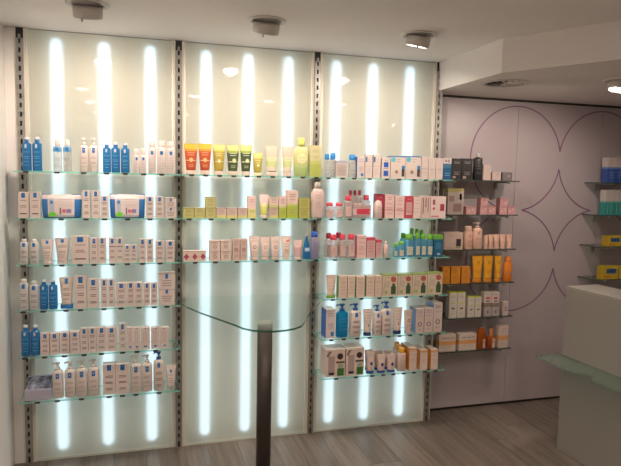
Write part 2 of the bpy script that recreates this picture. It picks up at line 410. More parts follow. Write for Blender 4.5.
for i, (x, y) in enumerate([(.12, -2.35), (1.16, -2.42), (1.94, -2.47), (2.70, -2.40), (.12, -3.4), (.12, -4.5), (1.24, -4.25), (2.6, -4.3), (4.2, -4.3)]):
    rowname = 'second' if y > -3 else 'third' if y > -4 else 'fourth'
    downlight(x, y, H, ROOM_W, 'small recessed ceiling downlight, %s row from the lit wall, %s' % (rowname, {0.12: 'by the left wall', 1.16: 'second from the left wall', 1.94: 'third from the left wall', 2.70: 'fourth from the left wall', 1.24: 'second from left', 2.6: 'third from left', 4.2: 'fourth from left'}[x]))

root = tag(empty('ceiling_vent', (2.79, -.45, SOF)), 'round white swirl air vent under the bulkhead', 'vent')
N = 40; mb = MB(); rr = [[(r*math.cos(2*math.pi*i/N), r*math.sin(2*math.pi*i/N), q-.0006) for i in range(N)] for r, q in ((.108, 0), (.108, -.006), (.13, -.008), (.146, -.001))]
mb.rings(rr, [M_LAMP], True, False); mb.build('rim', root)
mb = MB(); mb.cyl((0, 0, -.0025), (0, 0, 1), 0.1075, .0015, M_DARK, 40); mb.build('duct', root)
for i in range(14):
    a = 2*math.pi*i/14; mb = MB(); ca, sa = math.cos(a), math.sin(a)
    P = []
    for r, hw in ((.024, .004), (.104, .0125)):
        for s in (-1, 1): P.append((ca*r-sa*s*hw, sa*r+ca*s*hw, -.0050 if s < 0 else -.0135))
    n = 0; mb.v += P + [(x, y, z+.0012) for x, y, z in P]
    mb.face((0, 1, 3, 2), M_LAMP); mb.face((4, 6, 7, 5), M_LAMP); mb.face((0, 4, 5, 1), M_LAMP); mb.face((2, 3, 7, 6), M_LAMP); mb.face((0, 2, 6, 4), M_LAMP); mb.face((1, 5, 7, 3), M_LAMP)
    mb.build('blade', root)
mb = MB(); mb.cyl((0, 0, -.012), (0, 0, 1), .026, .009, M_LAMP, 20); mb.build('hub', root)
# one row per product: bay, shelf, kind, left x, right x, base z, height, front y, depth (0 = from kind)
ITEMS = [
(1,1,'blue_bottle',0.0276,0.0728,1.7125,0.1803,-0.185,0),
(1,1,'blue_bottle',0.0777,0.1263,1.7125,0.1823,-0.185,0),
(1,1,'clear_bottle',0.1810,0.2265,1.7125,0.1701,-0.185,0),
(1,1,'clear_bottle',0.2315,0.2758,1.7125,0.1720,-0.185,0),
(1,1,'white_pump',0.3160,0.3614,1.7125,0.1861,-0.185,0),
(1,1,'white_pump',0.3666,0.4119,1.7125,0.1880,-0.185,0),
(1,1,'blue_bottle',0.4363,0.4795,1.7125,0.1659,-0.185,0),
(1,1,'blue_bottle',0.4811,0.5279,1.7125,0.1676,-0.185,0),
(1,1,'blue_bottle',0.5321,0.5793,1.7125,0.1667,-0.185,0),
(1,1,'spray_can_small',0.6001,0.6343,1.7125,0.1353,-0.185,0),
(1,1,'spray_can_small',0.6364,0.6703,1.7125,0.1366,-0.185,0),
(1,1,'spray_can',0.6792,0.7232,1.7125,0.1832,-0.185,0),
(1,1,'spray_can',0.7287,0.7774,1.7125,0.1851,-0.185,0),
(1,1,'spray_can',0.7813,0.8288,1.7125,0.1842,-0.185,0),
(1,2,'carton_stripe',0.0052,0.0562,1.4590,0.1393,-0.185,0),
(1,2,'carton_stripe',0.0640,0.1136,1.4590,0.1401,-0.185,0),
(1,2,'pouch',0.1183,0.3237,1.4590,0.1282,-0.185,0),
(1,2,'carton',0.3281,0.3680,1.4590,0.1518,-0.185,0),
(1,2,'carton',0.3763,0.4187,1.4590,0.1525,-0.185,0),
(1,2,'carton',0.4230,0.4641,1.4590,0.1226,-0.185,0),
(1,2,'pouch',0.4690,0.6626,1.4590,0.1324,-0.185,0),
(1,2,'carton',0.6664,0.7087,1.4590,0.1225,-0.185,0),
(1,2,'carton',0.7192,0.7641,1.4590,0.1231,-0.185,0),
(1,2,'carton_wide',0.7712,0.8362,1.4590,0.0612,-0.185,0),
(1,2,'carton_upper',0.7724,0.8351,1.5205,0.0554,-0.185,0),
(1,3,'label_bottle',0.0051,0.0479,1.2050,0.1372,-0.185,0),
(1,3,'label_bottle',0.0549,0.0980,1.2050,0.1368,-0.185,0),
(1,3,'tube_square',0.1100,0.1745,1.2050,0.1334,-0.185,0),
(1,3,'tube_square',0.1813,0.2584,1.2050,0.1410,-0.185,0),
(1,3,'carton_stripe',0.2681,0.3583,1.2050,0.1536,-0.185,0),
(1,3,'carton',0.3645,0.4060,1.2050,0.1419,-0.185,0),
(1,3,'carton',0.4075,0.4488,1.2050,0.1415,-0.185,0),
(1,3,'carton_line',0.4632,0.5016,1.2050,0.1410,-0.185,0),
(1,3,'carton_line',0.5032,0.5409,1.2050,0.1407,-0.185,0),
(1,3,'carton',0.5449,0.5795,1.2050,0.1004,-0.185,0),
(1,3,'carton',0.5812,0.6155,1.2050,0.1000,-0.185,0),
(1,3,'carton',0.6267,0.6651,1.2050,0.1339,-0.185,0),
(1,3,'carton',0.6673,0.7055,1.2050,0.1335,-0.185,0),
(1,3,'carton',0.7182,0.7651,1.2050,0.1214,-0.185,0),
(1,3,'carton',0.7746,0.8248,1.2050,0.1208,-0.185,0),
(1,4,'label_bottle',-0.0034,0.0430,0.9520,0.1700,-0.185,0),
(1,4,'label_bottle',0.0463,0.0952,0.9520,0.1574,-0.185,0),
(1,4,'blue_bottle',0.0984,0.1422,0.9520,0.1643,-0.185,0),
(1,4,'blue_bottle',0.1442,0.1899,0.9520,0.1630,-0.185,0),
(1,4,'tube_bluecap',0.1999,0.2736,0.9520,0.1751,-0.185,0),
(1,4,'carton',0.2795,0.3432,0.9520,0.1824,-0.185,0),
(1,4,'carton',0.3498,0.4063,0.9520,0.1636,-0.185,0),
(1,4,'carton',0.4174,0.4542,0.9520,0.1596,-0.185,0),
(1,4,'carton',0.4558,0.4929,0.9520,0.1585,-0.185,0),
(1,4,'carton',0.4997,0.5555,0.9520,0.1363,-0.185,0),
(1,4,'carton',0.5577,0.6004,0.9520,0.1376,-0.185,0),
(1,4,'carton',0.6020,0.6455,0.9520,0.1362,-0.185,0),
(1,4,'carton',0.6499,0.6877,0.9520,0.1320,-0.185,0),
(1,4,'carton',0.6894,0.7274,0.9520,0.1308,-0.185,0),
(1,4,'carton_upper',0.7332,0.8269,1.0456,0.0978,-0.185,0),
(1,4,'carton_wide',0.7351,0.8251,0.9520,0.0933,-0.185,0),
(1,5,'blue_bottle',-0.0009,0.0455,0.6945,0.1705,-0.185,0),
(1,5,'blue_bottle',0.0485,0.0952,0.6945,0.1680,-0.185,0),
(1,5,'carton',0.0997,0.1455,0.6945,0.1229,-0.185,0),
(1,5,'carton',0.1476,0.1959,0.6945,0.1202,-0.185,0),
(1,5,'carton',0.2002,0.2494,0.6945,0.1229,-0.185,0),
(1,5,'carton',0.2521,0.3029,0.6945,0.1229,-0.185,0),
(1,5,'carton',0.3063,0.3469,0.6945,0.1404,-0.185,0),
(1,5,'carton',0.3486,0.3906,0.6945,0.1410,-0.185,0),
(1,5,'carton',0.3933,0.4442,0.6945,0.1413,-0.185,0),
(1,5,'carton',0.4458,0.4993,0.6945,0.1385,-0.185,0),
(1,5,'carton',0.5137,0.5519,0.6945,0.1587,-0.185,0),
(1,5,'carton_lowmark',0.5572,0.5919,0.6945,0.1332,-0.185,0),
(1,5,'carton_lowmark',0.5936,0.6290,0.6945,0.1312,-0.185,0),
(1,5,'carton_lowmark',0.6334,0.6848,0.6945,0.1288,-0.185,0),
(1,5,'carton_lowmark',0.6904,0.7394,0.6945,0.1258,-0.185,0),
(1,5,'carton_lowmark',0.7417,0.7923,0.6945,0.1231,-0.185,0),
(1,6,'leaflet_display',0.0134,0.1485,0.4400,0.1043,-0.185,0),
(1,6,'white_pump',0.1538,0.2116,0.4400,0.2016,-0.185,0),
(1,6,'white_pump',0.2164,0.2765,0.4400,0.2030,-0.185,0),
(1,6,'white_pump',0.2798,0.3388,0.4400,0.2044,-0.185,0),
(1,6,'white_pump',0.3427,0.4029,0.4400,0.2060,-0.185,0),
(1,6,'carton_big',0.4218,0.4929,0.4400,0.1776,-0.185,0),
(1,6,'carton_big',0.4946,0.5665,0.4400,0.1754,-0.185,0),
(1,6,'white_pump',0.5749,0.6336,0.4400,0.2141,-0.185,0),
(1,6,'white_pump',0.6375,0.6974,0.4400,0.2129,-0.185,0),
(1,6,'blue_pump',0.7037,0.7643,0.4400,0.2296,-0.185,0),
(1,6,'tube_clearcap',0.7727,0.8335,0.4400,0.1432,-0.185,0),
(2,1,'tube_orange',0.8795,0.9575,1.7125,0.1758,-0.185,0),
(2,1,'tube_orange',0.9604,1.0377,1.7125,0.1787,-0.185,0),
(2,1,'tube_olive',1.0429,1.1171,1.7125,0.1770,-0.185,0),
(2,1,'tube_dark',1.1236,1.2006,1.7125,0.1770,-0.185,0),
(2,1,'tube_dark',1.2036,1.2768,1.7125,0.1797,-0.185,0),
(2,1,'tube_olive_small',1.2809,1.3429,1.7125,0.1349,-0.185,0),
(2,1,'tube_whitegreen',1.3527,1.4394,1.7125,0.1793,-0.185,0),
(2,1,'tube_whitegreen',1.4586,1.5292,1.7125,0.1797,-0.185,0),
(2,1,'bottle_yellow',1.5320,1.6308,1.7125,0.2340,-0.185,0),
(2,1,'carton_yellowgreen',1.6318,1.7036,1.7125,0.1907,-0.185,0),
(2,2,'lowbox_yellow',0.8753,0.9352,1.4590,0.0583,-0.185,0),
(2,2,'lowbox_yellow',0.9375,0.9986,1.4590,0.0586,-0.185,0),
(2,2,'lowbox_yellow_upper',1.0012,1.0611,1.5201,0.0623,-0.185,0),
(2,2,'lowbox_yellow',1.0014,1.0614,1.4590,0.0608,-0.185,0),
(2,2,'lowbox_pink',1.0649,1.1238,1.4590,0.0594,-0.185,0),
(2,2,'lowbox_pink',1.1261,1.1891,1.4590,0.0597,-0.185,0),
(2,2,'lowbox_pink',1.1927,1.2491,1.4590,0.0601,-0.185,0),
(2,2,'carton_pinkyellow',1.2520,1.3003,1.4590,0.1320,-0.185,0),
(2,2,'tube_pinkyellow',1.3228,1.3827,1.4590,0.1412,-0.185,0),
(2,2,'lowbox_pink_upper',1.3823,1.4367,1.5229,0.0606,-0.185,0),
(2,2,'lowbox_pink',1.3837,1.4389,1.4590,0.0636,-0.185,0),
(2,2,'carton_pinkgreen',1.4415,1.4894,1.4590,0.1342,-0.185,0),
(2,2,'carton_pinkgreen',1.4920,1.5598,1.4590,0.1682,-0.185,0),
(2,2,'lowbox_green_upper',1.5671,1.6345,1.5197,0.0615,-0.185,0),
(2,2,'lowbox_green',1.5683,1.6358,1.4590,0.0604,-0.185,0),
(2,2,'bottle_pink',1.6478,1.7338,1.4590,0.2224,-0.185,0),
(2,3,'lowbox_diamond',0.8754,1.0053,1.2050,0.0605,-0.185,0),
(2,3,'lowbox_script_upper',1.0267,1.0884,1.2640,0.0622,-0.185,0),
(2,3,'lowbox_script',1.0270,1.0888,1.2050,0.0587,-0.185,0),
(2,3,'lowbox_script_upper',1.0914,1.1525,1.2631,0.0625,-0.185,0),
(2,3,'lowbox_script',1.0918,1.1530,1.2050,0.0578,-0.185,0),
(2,3,'carton_ring',1.1620,1.2058,1.2050,0.1289,-0.185,0),
(2,3,'carton_ring',1.2082,1.2523,1.2050,0.1285,-0.185,0),
(2,3,'tube_ring',1.2646,1.3297,1.2050,0.1438,-0.185,0),
(2,3,'tube_ring',1.3328,1.3930,1.2050,0.1403,-0.185,0),
(2,3,'tube_ring',1.3961,1.4581,1.2050,0.1398,-0.185,0),
(2,3,'tube_wave',1.4631,1.5264,1.2050,0.1423,-0.185,0),
(2,3,'tube_pink',1.5397,1.5974,1.2050,0.1138,-0.185,0),
(2,3,'spray_blue',1.6029,1.6500,1.2050,0.1600,-0.185,0),
(2,3,'bottle_lilac',1.6530,1.7012,1.2050,0.1691,-0.185,0),
(3,1,'bottle_bluecap',1.7278,1.7616,1.7125,0.1424,-0.185,0),
(3,1,'bottle_bluecap',1.7635,1.7977,1.7125,0.1435,-0.185,0),
(3,1,'bottle_bluecap',1.7882,1.8234,1.7125,0.1526,-0.125,0),
(3,1,'clear_box',1.7987,1.8770,1.7125,0.1046,-0.185,0),
(3,1,'bottle_bluecap',1.8892,1.9374,1.7125,0.1445,-0.185,0),
(3,1,'carton_blueside',1.9384,1.9894,1.7125,0.1329,-0.185,0),
(3,1,'carton_split',1.9924,2.0415,1.7125,0.1470,-0.185,0),
(3,1,'carton_split',2.0463,2.0979,1.7125,0.1487,-0.185,0),
(3,1,'carton_two_blue',2.1034,2.1623,1.7125,0.1286,-0.185,0),
(3,1,'carton_picture',2.1653,2.2694,1.7125,0.1437,-0.185,0),
(3,1,'carton_picture',2.2722,2.3780,1.7125,0.1469,-0.185,0),
(3,1,'carton_plain',2.3824,2.4295,1.7125,0.1462,-0.185,0),
(3,1,'carton_plain',2.4328,2.4831,1.7125,0.1381,-0.185,0),
(3,1,'carton_plain',2.4860,2.5368,1.7125,0.1396,-0.185,0),
(3,1,'carton_teal_low',2.5397,2.5981,1.7125,0.1413,-0.185,0),
(3,2,'bottle_redcap',1.7414,1.8006,1.4590,0.0963,-0.185,0),
(3,2,'bottle_redcap',1.8058,1.8602,1.4590,0.0969,-0.185,0),
(3,2,'bottle_redcap',1.8657,1.9188,1.4590,0.1414,-0.185,0),
(3,2,'bottle_redcap_big',1.9098,1.9397,1.4590,0.1730,-0.125,0),
(3,2,'gift_pack',1.9198,2.0410,1.4590,0.0833,-0.185,0),
(3,2,'bottle_redcap_big',1.9418,1.9705,1.4590,0.1734,-0.125,0),
(3,2,'bottle_redcap_big',1.9725,2.0021,1.4590,0.1739,-0.125,0),
(3,2,'bottle_redcap',2.0127,2.0639,1.4590,0.1443,-0.125,0),
(3,2,'bottle_white_round',2.0695,2.1247,1.4590,0.1150,-0.185,0),
(3,2,'carton_red',2.1033,2.1629,1.4590,0.1523,-0.115,0),
(3,2,'carton_pink_tall',2.1347,2.2005,1.4590,0.1517,-0.185,0),
(3,2,'carton_pink_tall',2.2044,2.2716,1.4590,0.1429,-0.185,0),
(3,2,'carton_red',2.2744,2.3339,1.4590,0.1437,-0.185,0),
(3,2,'carton_pale',2.3363,2.3883,1.4590,0.1378,-0.185,0),
(3,2,'carton_barcode',2.3909,2.4557,1.4590,0.1450,-0.185,0),
(3,2,'carton_redwhite',2.4588,2.5696,1.4590,0.1428,-0.185,0),
(3,3,'bottle_redcap',1.7652,1.8122,1.2050,0.1533,-0.125,0),
(3,3,'bottle_redcap',1.7726,1.8296,1.2050,0.1494,-0.185,0),
(3,3,'bottle_redcap',1.8324,1.8798,1.2050,0.1561,-0.125,0),
(3,3,'bottle_redcap',1.8356,1.8878,1.2050,0.1503,-0.185,0),
(3,3,'bottle_redcap',1.8925,1.9465,1.2050,0.1518,-0.185,0),
(3,3,'carton_redside',1.9520,2.0158,1.2050,0.1439,-0.185,0),
(3,3,'carton_darkpink',2.0189,2.0779,1.2050,0.1306,-0.185,0),
(3,3,'carton_darkpink',2.0819,2.1240,1.2050,0.1141,-0.185,0),
(3,3,'bottle_white_small',2.1380,2.1745,1.2050,0.1015,-0.185,0),
(3,3,'bottle_greencap',2.2079,2.2398,1.2050,0.0910,-0.185,0),
(3,3,'bottle_greencap',2.2421,2.2891,1.2050,0.1036,-0.185,0),
(3,3,'bottle_greencap',2.2866,2.3301,1.2050,0.1500,-0.125,0),
(3,3,'bottle_greencap',2.2909,2.3554,1.2050,0.1491,-0.185,0),
(3,3,'bottle_greencap',2.3493,2.3843,1.2050,0.1810,-0.125,0),
(3,3,'bottle_greencap',2.3602,2.4007,1.2050,0.1553,-0.185,0),
(3,3,'bottle_greencap',2.3874,2.4197,1.2050,0.1776,-0.125,0),
(3,3,'bottle_greencap',2.4037,2.4445,1.2050,0.1517,-0.185,0),
(3,3,'bottle_greencap',2.4228,2.4553,1.2050,0.1720,-0.125,0),
(3,3,'bottle_greencap',2.4475,2.4926,1.2050,0.1481,-0.185,0),
(3,3,'box_teal',2.4936,2.5594,1.2050,0.1432,-0.185,0),
(3,4,'tube_greencap',1.7589,1.8256,0.9520,0.1470,-0.185,0),
(3,4,'carton_greenside',1.8370,1.8933,0.9520,0.1404,-0.185,0),
(3,4,'carton_greenside',1.8960,1.9461,0.9520,0.1389,-0.185,0),
(3,4,'carton_greenside',1.9557,2.0131,0.9520,0.1340,-0.185,0),
(3,4,'carton_greenside',2.0239,2.0805,0.9520,0.1373,-0.185,0),
(3,4,'carton_greenside',2.0833,2.1320,0.9520,0.1358,-0.185,0),
(3,4,'carton_redcircle',2.1352,2.2415,0.9520,0.1415,-0.185,0),
(3,4,'carton_redcircle',2.2443,2.3458,0.9520,0.1420,-0.185,0),
(3,4,'carton_redcircle',2.3493,2.4554,0.9520,0.1425,-0.185,0),
(3,4,'carton_redcircle',2.4587,2.5672,0.9520,0.1464,-0.185,0),
(3,5,'carton_blueside',1.7572,1.8212,0.6945,0.1858,-0.185,0.1),
(3,5,'aqua_pump',1.8332,1.9119,0.6945,0.2130,-0.185,0),
(3,5,'blue_pump',1.9254,2.0011,0.6945,0.2126,-0.185,0),
(3,5,'tube_navycap',2.0160,2.0787,0.6945,0.1730,-0.185,0),
(3,5,'blue_pump',2.0877,2.1418,0.6945,0.1966,-0.185,0),
(3,5,'blue_pump',2.1438,2.2134,0.6945,0.2172,-0.185,0),
(3,5,'tube_navycap',2.2241,2.2917,0.6945,0.1739,-0.185,0),
(3,5,'tube_circle',2.3053,2.3650,0.6945,0.1538,-0.185,0),
(3,5,'carton_navyring',2.3827,2.4427,0.6945,0.1641,-0.185,0.1),
(3,5,'carton_navyring',2.4455,2.5091,0.6945,0.1647,-0.185,0.1),
(3,5,'carton_navyring',2.5105,2.5768,0.6945,0.1972,-0.185,0.1),
(3,6,'carton_picture_big',1.7634,1.8930,0.4400,0.1790,-0.185,0.12),
(3,6,'carton_picture_big',1.8982,2.0235,0.4400,0.1806,-0.185,0.12),
(3,6,'tube_small_circle',2.0421,2.1076,0.4400,0.1470,-0.185,0),
(3,6,'tube_small_circle',2.0597,2.1162,0.4400,0.1388,-0.125,0),
(3,6,'tube_small_circle',2.1189,2.1852,0.4400,0.1219,-0.185,0),
(3,6,'tube_small_circle',2.1243,2.1849,0.4400,0.1278,-0.125,0),
(3,6,'tube_small_circle',2.1895,2.2572,0.4400,0.1172,-0.185,0),
(3,6,'tube_small_circle',2.1951,2.2535,0.4400,0.1233,-0.125,0),
(3,6,'bottle_orangecap',2.2686,2.3268,0.4400,0.1566,-0.185,0),
(3,6,'bottle_orangecap',2.2776,2.3306,0.4400,0.1612,-0.133,0),
(3,6,'bottle_orangecap',2.2863,2.3354,0.4400,0.1643,-0.081,0),
(3,6,'carton_orangeside',2.3453,2.3995,0.4400,0.1549,-0.185,0.14),
(3,6,'carton_orangeside',2.4258,2.4799,0.4400,0.1362,-0.185,0.14),
(3,6,'carton_orangeside',2.5051,2.5576,0.4400,0.1347,-0.185,0.1),
(4,1,'carton_black',2.6987,2.7746,1.7155,0.1444,-0.015,0),
(4,1,'carton_black',2.7777,2.8599,1.7155,0.1468,-0.015,0),
(4,1,'bottle_black',2.8819,2.9456,1.7155,0.1849,-0.015,0),
(4,1,'carton_ivory',2.9472,3.0080,1.7155,0.1062,-0.015,0),
(4,1,'carton_ivory',3.0213,3.0901,1.7155,0.0591,-0.015,0),
(4,1,'carton_grey',3.1017,3.1820,1.7155,0.0589,-0.015,0),
(4,2,'display_yellow',2.6761,2.8022,1.4745,0.1792,-0.015,0),
(4,2,'lowbox_rose',2.8243,2.9005,1.4745,0.0552,-0.015,0),
(4,2,'lowbox_rose',2.9355,2.9967,1.4745,0.0594,-0.015,0),
(4,2,'lowbox_rose_upper',2.9373,2.9968,1.5342,0.0561,-0.015,0),
(4,2,'lowbox_rose',2.9999,3.0624,1.4745,0.0598,-0.015,0),
(4,2,'lowbox_rose',3.0927,3.1560,1.4745,0.0604,-0.015,0),
(4,2,'lowbox_rose_upper',3.0943,3.1575,1.5352,0.0567,-0.015,0),
(4,2,'lowbox_rose',3.1593,3.2231,1.4745,0.0609,-0.015,0),
(4,3,'carton_tan',2.6594,2.8098,1.2280,0.1195,-0.015,0),
(4,3,'bottle_peach',2.8318,2.8942,1.2280,0.1628,-0.015,0),
(4,3,'pump_peach',2.8993,2.9720,1.2280,0.1875,-0.015,0),
(4,3,'tube_peach',2.9866,3.0192,1.2280,0.0979,-0.015,0),
(4,3,'tube_peach',3.0223,3.0625,1.2280,0.1012,-0.015,0),
(4,3,'tube_peach',3.0657,3.1136,1.2280,0.1023,-0.015,0),
(4,3,'tube_peach',3.1169,3.1659,1.2280,0.1019,-0.015,0),
(4,3,'tube_peach',3.1709,3.2195,1.2280,0.1016,-0.015,0),
(4,4,'carton_orange',2.6605,2.7192,0.9870,0.1185,-0.015,0),
(4,4,'carton_orange',2.7271,2.8014,0.9870,0.1168,-0.015,0),
(4,4,'carton_orange',2.8094,2.8805,0.9870,0.1150,-0.015,0),
(4,4,'tube_v',2.9036,2.9881,0.9870,0.1923,-0.015,0),
(4,4,'tube_v',2.9930,3.0727,0.9870,0.1908,-0.015,0),
(4,4,'tube_v',3.0860,3.1442,0.9870,0.1879,-0.015,0),
(4,4,'bottle_orange_spray',3.1654,3.2326,0.9870,0.1806,-0.015,0),
(4,5,'carton_yellowtop',2.7230,2.7849,0.7390,0.1849,-0.015,0),
(4,5,'carton_yellowtop',2.7881,2.8529,0.7390,0.1826,-0.015,0),
(4,5,'carton_yellowtop',2.8730,2.9272,0.7390,0.1480,-0.015,0),
(4,5,'carton_yellowtop',2.9305,2.9827,0.7390,0.1459,-0.015,0),
(4,5,'carton_redmark',3.0014,3.0624,0.8069,0.1073,-0.015,0),
(4,5,'carton_redmark_low',3.0073,3.0684,0.7390,0.0676,-0.015,0),
(4,5,'carton_redmark',3.0657,3.1271,0.8042,0.1077,-0.015,0),
(4,5,'carton_redmark_low',3.0717,3.1334,0.7390,0.0649,-0.015,0),
(4,5,'carton_small_navy',3.1631,3.2085,0.7390,0.0983,-0.015,0),
(4,6,'carton_orangeband',2.6553,2.7888,0.4985,0.1198,-0.015,0),
(4,6,'carton_orangeband',2.8142,2.9555,0.4985,0.1180,-0.015,0),
(4,6,'bottle_orange_round',2.9704,3.0416,0.4985,0.1536,-0.015,0),
(4,6,'bottle_dropper',3.0554,3.1224,0.4985,0.1418,-0.015,0),
(4,6,'carton_orangeband_tall',3.1398,3.2192,0.4985,0.1613,-0.015,0),
(5,1,'pack_blue',4.0079,4.0814,1.7185,0.1868,-0.015,0),
(5,1,'pack_blue',4.0851,4.1650,1.7185,0.1892,-0.015,0),
(5,1,'pack_blue',4.1706,4.2494,1.7185,0.1917,-0.015,0),
(5,2,'pack_teal',4.0095,4.0890,1.4725,0.1894,-0.015,0),
(5,2,'pack_teal',4.0927,4.1749,1.4725,0.1906,-0.015,0),
(5,2,'pack_teal',4.1796,4.2618,1.4725,0.1918,-0.015,0),
(5,3,'box_yellow',4.0502,4.1836,1.2350,0.0773,-0.015,0),
(5,3,'box_yellow',4.1930,4.3317,1.2350,0.0762,-0.015,0),
(5,4,'box_yellow',4.0264,4.1733,0.9810,0.0980,-0.015,0),
(5,4,'box_yellow',4.1828,4.3335,0.9810,0.0945,-0.015,0),
]

# ------------------------------------------------------------------ products
WHITE = (.80, .72, .69); PINKW = (.82, .70, .67); BLUE = (.025, .17, .48); DEEP = (.03, .20, .50); AQUA = (.03, .36, .62)
TXT = (.26, .20, .22); NAVY = (.02, .04, .16); RED = (.62, .05, .09); LIME = (.30, .62, .08); GREEN = (.10, .34, .08)
YEL = (.80, .66, .05); YG = (.62, .66, .16); ORG = (.78, .30, .03); BEIGE = (.70, .58, .50); BLACK = (.02, .018, .02)
PEACH = (.80, .52, .40); ROSE = (.60, .33, .33); SILV = (.62, .60, .60)
C_BLUE = cloudy('blue_bottle_plastic', (.25, .66, .95), (.045, .28, .58), .28, .4)
C_AQUA = cloudy('aqua_bottle_plastic', (.10, .65, .90), (.01, .34, .62), .25, .35)
C_CLEAR = cloudy('clear_bottle_plastic', (.95, .95, .94), (.70, .68, .66), .62, .4)
C_WHITE = cloudy('milky_white_plastic', (.9, .9, .88), (.78, .74, .72), .06, .3, .15)
C_PINK = cloudy('pink_clear_plastic', (.97, .92, .91), (.76, .62, .60), .62, .4)
C_LBLUE = cloudy('pale_blue_plastic', (.55, .82, .92), (.20, .52, .68), .50, .4)
C_AMBER = cloudy('amber_plastic', (.85, .30, .05), (.62, .17, .03), .35, .4)
C_LILAC = cloudy('lilac_plastic', (.75, .72, .90), (.50, .47, .62), .25, .4)
def M_(c): return c if isinstance(c, bpy.types.Material) else cm(c)

def sup(hw, hd, e, n):
    """closed superellipse loop"""
    out = []
    for i in range(n):
        a = 2*math.pi*(i+.5)/n; ca, sa = math.cos(a), math.sin(a)
        out.append((hw*math.copysign(abs(ca)**(2/e), ca), hd*math.copysign(abs(sa)**(2/e), sa)))
    return out
class Body:
    """a lofted body: rings (z, half width, half depth, exponent); bands of colour by height"""
    def __init__(s, rings, bands, n=20, flat=False): s.r = rings; s.bands = bands; s.n = n; s.flat = flat; s.off = 0
    def at(s, z):
        r = s.r
        for a, b in zip(r, r[1:]):
            if a[0] <= z <= b[0] and b[0] > a[0]:
                t = (z-a[0])/(b[0]-a[0]); return [a[i]+(b[i]-a[i])*t for i in (1, 2, 3)]
        return r[0][1:] if z < r[0][0] else r[-1][1:]
    def mesh(s, mb, side=None):
        z0, z1 = s.r[0][0], s.r[-1][0]
        zs = sorted(set([q[0] for q in s.r] + [z0+(z1-z0)*f for f, c in s.bands if 0 < f < 1]))
        if s.flat:
            hw, hd = s.r[0][1], s.r[0][2]
            for a, b in zip(zs, zs[1:]):
                c = s.col((a+b)/2); mb.box(-hw, hw, -hd, hd, a, b, c, side=M_(side) if side else None)
            return
        rr = []; last = None; zl = []
        for q in s.r:
            pass
        seq = list(s.r)
        for f, c in s.bands:
            z = z0+(z1-z0)*f
            if 0 < f < 1 and all(abs(z-q[0]) > 1e-5 for q in seq): seq.append((z, *s.at(z)))
        seq.sort(key=lambda q: q[0])
        rr = [[(x, y, z) for x, y in sup(hw, hd, e, s.n)] for z, hw, hd, e in seq]
        ml = [s.col((a[0]+b[0])/2) for a, b in zip(seq, seq[1:])]
        mb.rings(rr, ml, True)
    def col(s, z):
        z0, z1 = s.r[0][0], s.r[-1][0]; f = (z-z0)/(z1-z0)
        for g, c in s.bands:
            if f <= g: return M_(c)
        return M_(s.bands[-1][1])
    def pt(s, u, v, off=.0006):
        """front surface point: u in -1..1 across, v in 0..1 up"""
        z0, z1 = s.r[0][0], s.r[-1][0]; z = z0+(z1-z0)*v; off += s.off
        if s.flat: hw, hd = s.r[0][1], s.r[0][2]; return (u*hw, -hd-off, z)
        hw, hd, e = s.at(z); u = max(-.97, min(.97, u))
        return (u*hw, -hd*(1-abs(u)**e)**(1/e)-off, z)
    def poly_h(s): return s.r[-1][0]-s.r[0][0]
def decal(mb, B, d):
    """flat print that follows the front of a body"""
    k = d[0]; c = M_(d[-1])
    if k == 'r':
        _, u0, u1, v0, v1, _c = d; nu = 1 if B.flat else 6; nv = 1 if B.flat else 8 if B.off else 3; n = len(mb.v)
        for j in range(nv+1):
            for i in range(nu+1): mb.v.append(B.pt(u0+(u1-u0)*i/nu, v0+(v1-v0)*j/nv, .0007 ))
        for j in range(nv):
            for i in range(nu):
                a = n+j*(nu+1)+i; mb.face((a, a+1, a+nu+2, a+nu+1), c)
        return
    w = B.r[len(B.r)//2][1]*2; h = B.poly_h(); asp = w/2/h      # one unit of u in units of v
    if k in ('o', 'd'):        # ring / disc: centre u, v, radius in u, (thickness)
        _, cu, cv, r, t, _c = d; N = 20; n = len(mb.v)
        for i in range(N):
            a = 2*math.pi*i/N
            for q in (r, max(r-t, 0)): mb.v.append(B.pt(cu+q*math.cos(a), cv+q*math.sin(a)*asp, .0010))
        for i in range(N):
            a, b = n+2*i, n+2*((i+1) % N); mb.face((a, b, b+1, a+1), c)
    if k == 'v':               # letter V: centre u, v, half size in u
        _, cu, cv, r, _c = d; n = len(mb.v)
        P = [(-r, 1.2), (-r*.55, 1.2), (0, -.5), (r*.55, 1.2), (r, 1.2), (r*.25, -1.1), (-r*.25, -1.1)]
        for u, v in P: mb.v.append(B.pt(cu+u, cv+v*r*asp, .0010))
        mb.face((n, n+6, n+2, n+1), c); mb.face((n+2, n+5, n+4, n+3), c); mb.face((n+6, n+5, n+2), c)
    if k == 'q':               # free quad or polygon in u, v
        n = len(mb.v)
        for u, v in d[1]: mb.v.append(B.pt(u, v, .0008))
        mb.face(range(n, n+len(d[1])), c)
def lines(vs, col=TXT, u=.66, t=.022, u0=None):
    rr = random.Random(int(sum(vs)*1000)); out = []
    for v in vs:
        q = u*rr.uniform(.7, 1); out.append(('r', -q if u0 is None else u0, q, v-t/2, v+t/2, col))
    return out
E1 = [('r', -.36, .36, .79, .97, BLUE), ('r', -.07, .07, .87, .91, (.75, .75, .78))]
T1 = lines([.70, .64, .46, .40, .22, .17])

KIND = {}
def K(kind, shape, desc, cat, **kw): KIND[kind] = dict(shape=shape, desc=desc, cat=cat, **kw)
P = 'print'; EM = 'emblem'
